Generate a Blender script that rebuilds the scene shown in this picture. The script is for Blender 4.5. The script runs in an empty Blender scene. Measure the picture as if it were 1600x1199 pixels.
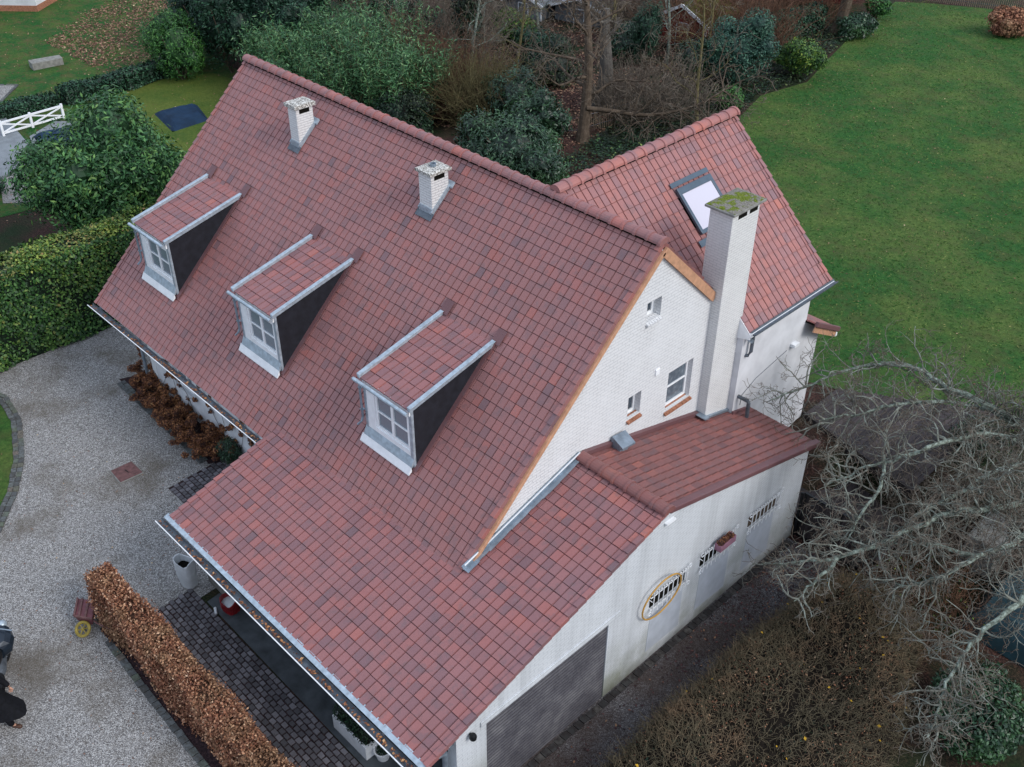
import bpy, math, random
import numpy as np
from mathutils import Matrix, Vector
R = math.radians
S = bpy.context.scene
COL = S.collection
rng = np.random.default_rng(7)
random.seed(7)

# ------------------------------------------------------------------ camera
yaw, pitch, roll = 0.79468, 0.62769, 0.00635
cyw, syw, cp, sp = math.cos(yaw), math.sin(yaw), math.cos(pitch), math.sin(pitch)
fw = Vector((-syw*cp, cyw*cp, -sp)); rt = Vector((cyw, syw, 0)); up = rt.cross(fw)
r2 = rt*math.cos(roll) + up*math.sin(roll); u2 = up*math.cos(roll) - rt*math.sin(roll)
cd = bpy.data.cameras.new('camera'); cam = bpy.data.objects.new('camera', cd); COL.objects.link(cam)
cam.matrix_world = Matrix(((r2.x, u2.x, -fw.x, 11.512), (r2.y, u2.y, -fw.y, -15.634), (r2.z, u2.z, -fw.z, 19.398), (0, 0, 0, 1)))
cd.sensor_width = 36; cd.lens = 36*1638.8/1600; cd.clip_end = 500
S.camera = cam

# ------------------------------------------------------------------ light: overcast winter afternoon
SUN_EL, SUN_AZ = 38, 78           # degrees; azimuth measured from +Y towards +X
w = bpy.data.worlds.new('World'); S.world = w; w.use_nodes = True
nt = w.node_tree; bg = nt.nodes['Background']
sky = nt.nodes.new('ShaderNodeTexSky'); sky.sky_type = 'NISHITA'; sky.sun_disc = False
sky.sun_elevation = R(SUN_EL); sky.sun_rotation = R(SUN_AZ); sky.air_density = 1.3; sky.dust_density = 3.5; sky.ozone_density = 1.0
mixc = nt.nodes.new('ShaderNodeMix'); mixc.data_type = 'RGBA'; mixc.inputs[0].default_value = 0.75
nt.links.new(sky.outputs[0], mixc.inputs[6]); mixc.inputs[7].default_value = (7.2, 8.3, 10.2, 1)
nt.links.new(mixc.outputs[2], bg.inputs[0]); bg.inputs[1].default_value = 0.10
sl = bpy.data.lights.new('sun', 'SUN'); sl.energy = 1.45; sl.angle = R(22); sl.color = (1, .97, .94)
so = bpy.data.objects.new('sun', sl); COL.objects.link(so)
so.rotation_euler = (R(90-SUN_EL), 0, R(180-SUN_AZ))
S.view_settings.view_transform = 'Standard'; S.view_settings.look = 'None'
S.view_settings.exposure = 0.42; S.view_settings.gamma = 1
S.cycles.max_bounces = 6; S.cycles.diffuse_bounces = 3; S.cycles.glossy_bounces = 3; S.cycles.transmission_bounces = 3
S.cycles.sample_clamp_indirect = 6

# ------------------------------------------------------------------ materials
def srgb(h):
    c = [int(h[i:i+2], 16)/255 for i in (0, 2, 4)]
    return tuple([x/12.92 if x <= .04045 else ((x+.055)/1.055)**2.4 for x in c]) + (1,)
class Mat:
    def __init__(s, name, rough=.8, spec=.35, metal=0):
        s.m = bpy.data.materials.new(name); s.m.use_nodes = True; s.t = s.m.node_tree
        s.b = s.t.nodes['Principled BSDF']; s.b.inputs['Roughness'].default_value = rough
        s.b.inputs['Specular IOR Level'].default_value = spec; s.b.inputs['Metallic'].default_value = metal
    def n(s, typ, **k):
        o = s.t.nodes.new('ShaderNode'+typ)
        for a, v in k.items(): setattr(o, a, v)
        return o
    def l(s, a, b): s.t.links.new(a, b)
    def co(s, uv=False):
        o = s.n('TexCoord'); return o.outputs['UV'] if uv else o.outputs['Object']
    def noise(s, scale, detail=4, rough=.55, vec=None, dist=0):
        o = s.n('TexNoise'); o.inputs['Scale'].default_value = scale; o.inputs['Detail'].default_value = detail
        o.inputs['Roughness'].default_value = rough; o.inputs['Distortion'].default_value = dist
        s.l(vec if vec is not None else s.co(), o.inputs['Vector']); return o.outputs['Fac']
    def ramp(s, fac, stops, interp='LINEAR'):
        o = s.n('ValToRGB'); o.color_ramp.interpolation = interp; e = o.color_ramp.elements
        while len(e) < len(stops): e.new(.5)
        for i, (p, c) in enumerate(stops):
            e[i].position = p; e[i].color = srgb(c) if isinstance(c, str) else (c if len(c) == 4 else (*c, 1))
        if fac is not None: s.l(fac, o.inputs[0])
        return o.outputs[0]
    def mix(s, fac, a, b, mode='MIX'):
        o = s.n('Mix', data_type='RGBA', blend_type=mode)
        for k, v in ((0, fac), (6, a), (7, b)):
            if isinstance(v, (int, float)): o.inputs[k].default_value = v
            elif isinstance(v, str): o.inputs[k].default_value = srgb(v)
            elif isinstance(v, tuple): o.inputs[k].default_value = v
            else: s.l(v, o.inputs[k])
        return o.outputs[2]
    def math(s, op, a, b=0.0):
        o = s.n('Math', operation=op)
        for k, v in ((0, a), (1, b)):
            if isinstance(v, (int, float)): o.inputs[k].default_value = v
            else: s.l(v, o.inputs[k])
        return o.outputs[0]
    def maprange(s, v, a, b, c=0, d=1):
        o = s.n('MapRange'); s.l(v, o.inputs[0])
        for i, x in enumerate((a, b, c, d)): o.inputs[i+1].default_value = x
        return o.outputs[0]
    def color(s, c):
        if isinstance(c, str): s.b.inputs['Base Color'].default_value = srgb(c)
        elif isinstance(c, tuple): s.b.inputs['Base Color'].default_value = c
        else: s.l(c, s.b.inputs['Base Color'])
        return s
    def bump(s, h, strength=.5, dist=.01):
        o = s.n('Bump'); o.inputs['Strength'].default_value = strength; o.inputs['Distance'].default_value = dist
        s.l(h, o.inputs['Height']); s.l(o.outputs[0], s.b.inputs['Normal']); return s
    def rnd(s): o = s.n('Attribute', attribute_name='rnd'); return o.outputs['Fac']
def simple(name, c, rough=.7, spec=.35, metal=0, var=.15, sc=8, bump=.2):
    m = Mat(name, rough, spec, metal); n = m.noise(sc, 5)
    base = srgb(c) if isinstance(c, str) else c
    dk = tuple(x*(1-var*1.6) for x in base[:3])+(1,); lt = tuple(min(1, x*(1+var)) for x in base[:3])+(1,)
    m.color(m.ramp(n, [(.3, dk), (.7, lt)]))
    if bump: m.bump(n, bump, .01)
    return m.m

def tile_mat(name, stops, dusty):
    m = Mat(name, .55, .45)
    r = m.rnd()
    c = m.ramp(r, stops)
    n1 = m.noise(.8, 4); c = m.mix(m.maprange(n1, .35, .75, 0, .5), c, dusty)
    nb = m.noise(4.5, 3, .5); c = m.mix(m.maprange(nb, .54, .66, 0, .35), c, '64585c')
    n2 = m.noise(30, 5, .7); c = m.mix(m.maprange(n2, .4, .8, 0, .22), c, '4a3335')
    n3 = m.noise(9, 6, .7); c = m.mix(m.maprange(n3, .62, .8, 0, .35), c, 'ad968f')
    n4 = m.noise(60, 2, .5); c = m.mix(m.maprange(n4, .745, .78, 0, .6), c, 'beb4aa')
    m.color(c); m.bump(n2, .25, .004)
    return m.m
M = {}
ST = [(0, '6c555a'), (.06, '7b5c5e'), (.22, '8b615f'), (.7, '936461'), (.93, '995f59'), (1, 'a6645a')]
M['tile'] = tile_mat('roof tile mauve red', ST, '966c6d')
M['tile_g'] = tile_mat('roof tile brick red', [(0, '6a5459'), (.12, '7b585b'), (.5, '8e605f'), (.88, '985f5b'), (.97, 'a66257'), (1, 'b06a56')], '906a6d')
M['tile_w'] = tile_mat('roof tile pale red', [(0, '7d6165'), (.2, '8d6464'), (.5, '986560'), (.88, 'a3675e'), (.97, 'ae695b'), (1, 'b56d56')], '987072')
M['tile_s'] = tile_mat('roof tile dark red', [(0, '664548'), (.3, '7a504c'), (.7, '855450'), (1, '935a50')], '7a5858')

def brick(name, base, dirt, bw=.24, bh=.08, strength=.55, algae=False):
    m = Mat(name, .75, .3); uv = m.co(True)
    mp = m.n('Mapping'); m.l(uv, mp.inputs[0])
    nz = m.noise(3, 3, vec=uv)
    b = m.n('TexBrick'); b.inputs['Scale'].default_value = 1; b.inputs['Mortar Size'].default_value = .009
    b.inputs['Mortar Smooth'].default_value = .4; b.inputs['Brick Width'].default_value = bw; b.inputs['Row Height'].default_value = bh
    b.inputs['Color1'].default_value = (1, 1, 1, 1); b.inputs['Color2'].default_value = (.8, .8, .8, 1); b.inputs['Mortar'].default_value = (.25, .25, .25, 1)
    m.l(mp.outputs[0], b.inputs['Vector'])
    n1 = m.noise(1.3, 6, .65); n2 = m.noise(18, 5, .7)
    c = m.mix(m.maprange(n1, .3, .8, 0, .25), base, dirt)
    c = m.mix(m.math('MULTIPLY', b.outputs['Fac'], m.maprange(n1, .3, .65, .14, .42)), c, '888b92')
    c = m.mix(m.maprange(n2, .6, .85, 0, .35), c, dirt)
    n5 = m.noise(5, 8, .8); ck = m.math('MULTIPLY', m.maprange(n5, .66, .72), b.outputs['Fac'])
    c = m.mix(m.math('MULTIPLY', ck, .8), c, '4c4644')
    if algae:
        sx = m.n('SeparateXYZ'); m.l(m.co(), sx.inputs[0])
        low = m.maprange(sx.outputs[2], 1.9, .0)
        nn = m.noise(.8, 5, .6); f = m.math('MULTIPLY', low, m.maprange(nn, .36, .6, 0, .95))
        c = m.mix(f, c, '777b66')
        band = m.math('MULTIPLY', m.maprange(sx.outputs[2], .35, .0), m.maprange(n1, .2, .6, .2, .8)); c = m.mix(band, c, '5d5d55')
        st = m.noise(1, 4, vec=None); mp2 = m.n('Mapping'); mp2.inputs['Scale'].default_value = (1, 3.5, .25); m.l(m.co(), mp2.inputs[0])
        st = m.noise(1, 4, vec=mp2.outputs[0]); c = m.mix(m.maprange(st, .48, .75, 0, .38), c, '96999c')
    m.color(c)
    h = m.math('ADD', m.math('MULTIPLY', b.outputs['Fac'], -1), m.math('MULTIPLY', n2, .35))
    m.bump(h, strength, .012)
    return m.m
M['brick'] = brick('white painted brick', 'd8d9da', 'b0afac')
M['brick_g'] = brick('white painted brick weathered', 'cdd1d5', 'a4a8a8', algae=True)
M['brick_c'] = brick('white chimney brick', 'dadad9', 'a8a49d', bw=.2, bh=.065, strength=.8)
M['plaster'] = simple('smooth white render', 'cccdd0', .8, .25, var=.09, sc=2.2, bump=.25)
M['infill'] = simple('grey white infill', 'aeb4bd', .8, .25, var=.08, sc=3, bump=.2)
M['white'] = simple('white paint', 'e9ebed', .45, .5, var=.06, sc=6, bump=.05)
M['zinc'] = simple('zinc', '8f9ca8', .42, .5, .55, var=.2, sc=5, bump=.08)
M['zinc_pale'] = simple('pale zinc', 'a9b6c0', .4, .5, .35, var=.18, sc=9, bump=.08)
M['zinc_dark'] = simple('dark lead', '5d646c', .5, .4, .3, var=.25, sc=7, bump=.15)
M['wood_o'] = simple('orange bargeboard wood', 'bb8e70', .6, .4, var=.14, sc=9, bump=.1)
M['slate'] = simple('dark slate cladding', '1e2027', .6, .35, var=.25, sc=5, bump=.15)
M['terracotta'] = simple('terracotta sill', '9c6a52', .8, .3, var=.3, sc=14, bump=.4)
M['conc'] = simple('concrete floor', '4b5054', .85, .3, var=.28, sc=2.5, bump=.2)
M['concstone'] = simple('pale concrete', '85847f', .85, .3, var=.2, sc=6, bump=.3)
M['curtain'] = simple('curtain', 'b9bcbe', .9, .1, var=.15, sc=12, bump=.3)
M['black'] = simple('black', '0f1013', .5, .4, var=.2, sc=6, bump=.1)
M['dark_in'] = simple('dark interior', '14130f', .9, .1, var=.2, sc=6, bump=0)
m = Mat('window glass', .06, .6); m.color('39424c'); m.b.inputs['Alpha'].default_value = 1.0; M['glass'] = m.m
m = Mat('pane glass with curtain', .12, .6); uv = m.co(); wv = m.n('TexWave'); wv.inputs['Scale'].default_value = 9; wv.inputs['Distortion'].default_value = 2; wv.bands_direction = 'X'; m.l(uv, wv.inputs['Vector'])
m.color(m.mix(m.maprange(wv.outputs['Fac'], 0, 1, 0, .8), '55606a', '98a3ab')); M['pane'] = m.m
m = Mat('skylight glass', .15, .5); m.color('c3c0cc'); M['skyglass'] = m.m
M['sky_frame'] = simple('blue grey skylight frame', '4d5c69', .4, .5, .3, var=.1, sc=5, bump=.03)
# mossy cap
m = Mat('mossy concrete cap', .9, .2); n1 = m.noise(5, 5, .6); n2 = m.noise(30, 4, .7)
c = m.ramp(n2, [(.3, '54504a'), (.6, '8d8880'), (.8, 'a8a59d')])
mc = m.ramp(n2, [(.3, '3b3d17'), (.55, '6a7a25'), (.75, '8f8a3a')])
c = m.mix(m.maprange(n1, .47, .55), c, mc); m.color(c); m.bump(n2, 1, .03); M['moss'] = m.m
m = Mat('lichened white cap', .9, .2); n2 = m.noise(26, 5, .75); c = m.ramp(n2, [(.35, '3c3a37'), (.48, '8a867f'), (.56, 'd6d4ce'), (.8, 'e2e2de')]); m.color(c); m.bump(n2, .8, .02); M['lichcap'] = m.m
# slatted panel
m = Mat('dark slatted cladding', .7, .35); sx = m.n('SeparateXYZ'); m.l(m.co(), sx.inputs[0])
zz = m.math('FRACT', m.math('MULTIPLY', sx.outputs[2], 1/.10)); n1 = m.noise(2.2, 5); n2 = m.noise(25, 4)
c = m.ramp(n1, [(.3, '434249'), (.5, '57565c'), (.75, '757477')]); c = m.mix(m.maprange(zz, .62, .86, 0, .85), c, '232127'); c = m.mix(m.maprange(n2, .5, .8, 0, .3), c, '8b8885')
m.color(c); m.bump(m.maprange(zz, .8, .95, 1, 0), .8, .015); M['slat'] = m.m

# ground family
m = Mat('woodland soil and leaf litter', .95, .15); n1 = m.noise(.35, 6, .6); n2 = m.noise(16, 6, .75); v = m.n('TexVoronoi'); v.inputs['Scale'].default_value = 9; m.l(m.co(), v.inputs['Vector'])
c = m.ramp(n2, [(.3, '1d1614'), (.5, '3a2a26'), (.62, '5d4038'), (.78, '84604d')]); c2 = m.ramp(n2, [(.3, '141c12'), (.55, '26341f'), (.8, '3f4a2c')])
c = m.mix(m.maprange(n1, .42, .6), c, c2); m.color(c); m.bump(n2, .8, .05); M['soil'] = m.m
m = Mat('garden soil dark', .95, .15); n2 = m.noise(18, 6, .75); m.color(m.ramp(n2, [(.3, '1c1415'), (.5, '33272a'), (.68, '54403f'), (.85, '86705f')])); m.bump(n2, .9, .04); M['soil_d'] = m.m
def gravel(name, cols, dirt, scale=34, dm=(.5, .75), wet=0):
    m = Mat(name, .9, .2); v = m.n('TexVoronoi'); v.inputs['Scale'].default_value = scale; m.l(m.co(), v.inputs['Vector'])
    g = m.n('RGBToBW'); m.l(v.outputs['Color'], g.inputs[0])
    n1 = m.noise(.45, 6, .62); n2 = m.noise(9, 6, .7); n3 = m.noise(3.2, 6, .75)
    c = m.ramp(g.outputs[0], cols)
    c = m.mix(m.maprange(v.outputs['Distance'], .3, .62, 0, .5), c, '2e2b2a')
    c = m.mix(m.maprange(n2, .5, .72, 0, .5), c, dirt)
    c = m.mix(m.maprange(n1, dm[0], dm[1], 0, .7), c, dirt)
    c = m.mix(m.maprange(n3, .58, .72, 0, .55), c, dirt)
    m.color(c); m.bump(m.math('SUBTRACT', 1, v.outputs['Distance']), .9, .02); return m.m
M['gravel'] = gravel('pale gravel', [(.1, '636060'), (.35, '949290'), (.6, 'b0aeac'), (.9, 'd8d6d3')], '5e564b', scale=44, dm=(.5, .66))
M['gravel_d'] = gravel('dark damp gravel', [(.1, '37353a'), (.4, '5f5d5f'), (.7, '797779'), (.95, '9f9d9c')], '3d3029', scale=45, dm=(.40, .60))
def grass(name, cols, patch, thatch, s=1.0):
    m = Mat(name, .9, .15); n1 = m.noise(.35*s, 5, .6); n2 = m.noise(7, 9, .88); n3 = m.noise(1.3, 7, .75); n4 = m.noise(26, 5, .8)
    c = m.ramp(n2, cols); c = m.mix(m.maprange(n1, .42, .62, 0, .75), c, m.ramp(n2, patch))
    c = m.mix(m.maprange(n3, .46, .64, 0, .6), c, m.ramp(n4, thatch)); m.color(c)
    m.bump(m.math('ADD', n2, m.math('MULTIPLY', n4, .6)), 1, .05); return m.m
M['lawn'] = grass('winter lawn', [(.3, '17351a'), (.45, '265023'), (.6, '3a662d'), (.8, '648544')], [(.3, '323f20'), (.5, '566a32'), (.75, '868c52')], [(.3, '333a22'), (.6, '575a36'), (.8, '86805c')])
M['lawn_n'] = grass('neighbour lawn', [(.25, '103217'), (.45, '1c4b20'), (.65, '32662b'), (.8, '547c3a')], [(.25, '2a3d16'), (.5, '48602a'), (.75, '777a45')], [(.3, '4a3a2a'), (.6, '6d5b3d'), (.8, '8f7a5a')], 2)
M['lawn_y'] = grass('mossy yellow lawn', [(.25, '26391a'), (.45, '3d5522'), (.65, '566b2e'), (.8, '798546')], [(.25, '3b4a1d'), (.5, '5d692e'), (.75, '80854a')], [(.3, '3f5320'), (.6, '66702f'), (.8, '8b8648')])
M['paver'] = None
m = Mat('dark cobble pavers', .75, .35); r = m.rnd(); n = m.noise(20, 4); c = m.ramp(r, [(0, '4c4a4e'), (.5, '646166'), (1, '7e7b80')]); c = m.mix(m.maprange(n, .4, .75, 0, .4), c, '3a3833'); m.color(c); m.bump(n, .4, .01); M['paver'] = m.m
m = Mat('kerb setts', .8, .3); r = m.rnd(); n = m.noise(14, 4); c = m.ramp(r, [(0, '4a4c4d'), (.6, '646869'), (.9, '5c6456'), (1, '70665e')]); c = m.mix(m.maprange(n, .4, .65, 0, .75), c, '403d38'); m.color(c); m.bump(n, .4, .01); M['sett'] = m.m
m = Mat('dark setts', .85, .2); r = m.rnd(); n = m.noise(9, 5); c = m.ramp(r, [(0, '2c2b2b'), (.6, '3f3e3d'), (1, '53504c')]); c = m.mix(m.maprange(n, .4, .6, 0, .8), c, '2a2524'); m.color(c); m.bump(n, .6, .02); M['sett_d'] = m.m
m = Mat('weathered deck boards', .75, .3); r = m.rnd(); n = m.noise(12, 5); c = m.ramp(r, [(0, '2c2729'), (.5, '3b3435'), (1, '4c4341')]); c = m.mix(m.maprange(n, .4, .75, 0, .5), c, '2e2a28'); m.color(c); m.bump(n, .3, .01); M['deck'] = m.m

def leafmat(name, stops, nsc=.8, patch=None, rough=.55, spec=.35, trans=.12):
    m = Mat(name, rough, spec); r = m.rnd(); c = m.ramp(r, stops)
    if patch: n = m.noise(nsc, 3); c = m.mix(m.maprange(n, .45, .62, 0, .75), c, m.ramp(r, patch))
    m.color(c)
    if trans:
        try:
            m.b.inputs['Subsurface Weight'].default_value = 0
        except Exception: pass
    return m.m
M['laurel'] = leafmat('laurel leaves', [(0, '17321b'), (.4, '264a2b'), (.75, '3c693d'), (.93, '588649'), (1, '86a162')], .9, [(0, '20401f'), (.5, '3b6a33'), (1, '83a350')])
M['hedge_l'] = leafmat('hedge leaves', [(0, '17301a'), (.4, '254620'), (.75, '38602a'), (.95, '55793a'), (1, '7b8c45')], .8, [(0, '1f3618'), (.5, '3a5c23'), (.9, '648038'), (1, '7d6a44')])
M['hedge_y'] = leafmat('yellowing hedge leaves', [(0, '2a421a'), (.35, '456326'), (.7, '6c8635'), (.93, '929c46'), (1, '8f6a48')], .9, [(0, '2b3f1c'), (.5, '4a5c2c'), (1, '8a7950')])
M['beech'] = leafmat('dry beech leaves', [(0, '4e2d20'), (.35, '774b37'), (.7, '9c6b50'), (.92, 'bd9070'), (1, 'd6b498')], 1.2, [(0, '5c4530'), (.5, '806046'), (1, 'b39270')], .75)
M['beech_core'] = simple('hedge twigs brown', '3e2c22', .9, .1, var=.4, sc=15, bump=.6)
M['hydr'] = leafmat('dried hydrangea heads', [(0, '39241d'), (.3, '633f30'), (.6, '8f5e3e'), (.88, 'ab774b'), (1, 'c49c70')], 2.5, [(0, '2e2426'), (.5, '54372e'), (1, '8a5a3a')], .85)
M['dconif'] = leafmat('dark evergreen leaves', [(0, '0e2016'), (.4, '173324'), (.75, '254a33'), (1, '3d6647')], .6, [(0, '10241a'), (.5, '1d3c2d'), (1, '335a44')])
M['bconif'] = leafmat('bright conifer', [(0, '17351a'), (.4, '2a5423'), (.75, '437431'), (1, '69934a')], .7, [(0, '122c1b'), (.5, '214a26'), (1, '4b7a3a')])
M['bamboo'] = leafmat('bamboo leaves', [(0, '1e3c22'), (.4, '315c35'), (.75, '4c7a48'), (1, '7d9f6d')], .5, [(0, '1a3524'), (.5, '2a5233'), (1, '557a4e')])
M['rhod'] = leafmat('rhododendron leaves', [(0, '0f2015'), (.4, '1a3522'), (.75, '294b32'), (1, '4a6c4c')], .7, [(0, '14290f'), (.5, '294a24'), (1, '4e7440')], .45, .5)
M['ivy'] = leafmat('ivy leaves', [(0, '0c1a12'), (.4, '14291b'), (.8, '224129'), (.97, '3c5f35'), (1, '8b9c58')], .5, [(0, '171a12'), (.5, '2a2f1c'), (1, '4f5436')])
M['bluegreen'] = leafmat('blue green leaves', [(0, '16302a'), (.4, '25483d'), (.75, '3d6552'), (1, '628a72')], .9, [(0, '132b22'), (.5, '214433'), (1, '4d775b')])
M['ygreen'] = leafmat('variegated leaves', [(0, '1c3318'), (.4, '31521f'), (.75, '55782c'), (1, '8d9a3f')], 1.5, [(0, '153020'), (.5, '264e28'), (1, '4d7a3c')])
M['litter'] = leafmat('fallen leaves', [(0, '46302a'), (.4, '6e4c40'), (.75, '8d6a55'), (.96, 'a98c70'), (1, 'c9b48e')], 2, None, .85)
M['litter_dark'] = leafmat('dark wet leaves', [(0, '1f1416'), (.5, '3c2427'), (.85, '5d3834'), (1, '8b6a50')], 2, None, .7)
M['tuft'] = leafmat('grass tufts', [(0, '1a431c'), (.35, '2b6027'), (.7, '467934'), (.93, '708848'), (1, 'a09c68')], .5, [(0, '2f4420'), (.5, '596a34'), (1, '918a58')], .8, .15)
M['yellowleaf'] = simple('yellow leaves', 'b48e28', .7, .2, var=.2, sc=8, bump=0)
def bark(name, stops, sc=6, rough=.9):
    m = Mat(name, rough, .2); n = m.noise(sc, 6, .75); m.color(m.ramp(n, stops)); m.bump(n, .7, .02); return m.m
M['bark_lichen'] = bark('lichened bark', [(.3, '3a3833'), (.45, '5f665c'), (.58, '8c988d'), (.75, 'b4beb6')], 9)
M['twig_lichen'] = bark('lichened twigs', [(.3, '4b4740'), (.5, '72736a'), (.66, '929b92'), (.8, 'a9b2a8')], 3)
M['twig_grey'] = bark('grey brown twigs', [(.3, '453c36'), (.55, '6d6358'), (.75, '8c8678')], 3)
M['twig_green'] = bark('green brown twigs', [(.3, '4b4637'), (.5, '6e6450'), (.62, '806a54'), (.78, '9a8770')], 1.2)
M['twig_red'] = bark('reddish brown twigs', [(.3, '4a352c'), (.55, '6d5140'), (.78, '8d6a54')], 1)
M['bark_brown'] = bark('brown bark', [(.3, '38302a'), (.55, '5a4e42'), (.78, '80756a')], 5)
M['bark_grey'] = bark('grey bark', [(.3, '3a3734'), (.55, '5d5954'), (.78, '7b766e')], 4)
M['bark_olive'] = bark('olive bark', [(.3, '423d2a'), (.55, '6b6344'), (.78, '8d8560')], 4)

# ------------------------------------------------------------------ object helpers
def tag(o, label=None, cat=None, group=None, kind=None):
    for k, v in (('label', label), ('category', cat), ('group', group), ('kind', kind)):
        if v: o[k] = v
    return o
def empty(name, loc, label, cat, group=None):
    o = bpy.data.objects.new(name, None); COL.objects.link(o); o.location = loc; o.empty_display_size = .3
    return tag(o, label, cat, group)
def world_of(o):
    v = Vector((0, 0, 0))
    while o is not None: v = v + o.location; o = o.parent
    return v
def link(name, me, mats, parent=None, origin=None):
    """mesh is in world coordinates; the object keeps its origin at `origin`"""
    for m_ in (mats if isinstance(mats, (list, tuple)) else [mats]): me.materials.append(m_)
    o = bpy.data.objects.new(name, me); COL.objects.link(o)
    po = world_of(parent) if parent is not None else Vector((0, 0, 0))
    if parent is not None: o.parent = parent; org = po
    else: org = Vector(origin) if origin is not None else Vector((0, 0, 0))
    if org.length > 0:
        me.transform(Matrix.Translation(-org))
    o.location = org - po
    return o
def boxuv(me):
    n = len(me.loops)
    if n == 0: return
    vi = np.empty(n, 'i'); me.loops.foreach_get('vertex_index', vi)
    co = np.empty(len(me.vertices)*3, 'f'); me.vertices.foreach_get('co', co); co = co.reshape(-1, 3)
    nf = len(me.polygons); nm = np.empty(nf*3, 'f'); me.polygons.foreach_get('normal', nm); nm = np.abs(nm.reshape(-1, 3))
    tot = np.empty(nf, 'i'); me.polygons.foreach_get('loop_total', tot)
    ax = np.repeat(np.argmax(nm, 1), tot); p = co[vi]
    uv = np.empty((n, 2), 'f')
    uv[:, 0] = np.where(ax == 0, p[:, 1], p[:, 0]); uv[:, 1] = np.where(ax == 2, p[:, 1], p[:, 2])
    l = me.uv_layers.new(name='UVMap'); l.data.foreach_set('uv', uv.ravel())
def npmesh(name, V, F, rnd=None, smooth=False):
    """V (n,3) array, F (m,k) array of equal-sized faces"""
    me = bpy.data.meshes.new(name); k = F.shape[1]
    me.vertices.add(len(V)); me.vertices.foreach_set('co', V.astype('f').ravel())
    me.loops.add(F.size); me.loops.foreach_set('vertex_index', F.astype('i').ravel())
    me.polygons.add(len(F)); me.polygons.foreach_set('loop_start', (np.arange(len(F))*k).astype('i'))
    me.polygons.foreach_set('loop_total', np.full(len(F), k, 'i'))
    me.polygons.foreach_set('use_smooth', np.full(len(F), smooth or rnd is None, bool))
    me.update(calc_edges=True)
    if rnd is not None:
        a = me.attributes.new('rnd', 'FLOAT', 'FACE'); a.data.foreach_set('value', rnd.astype('f'))
    return me
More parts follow.
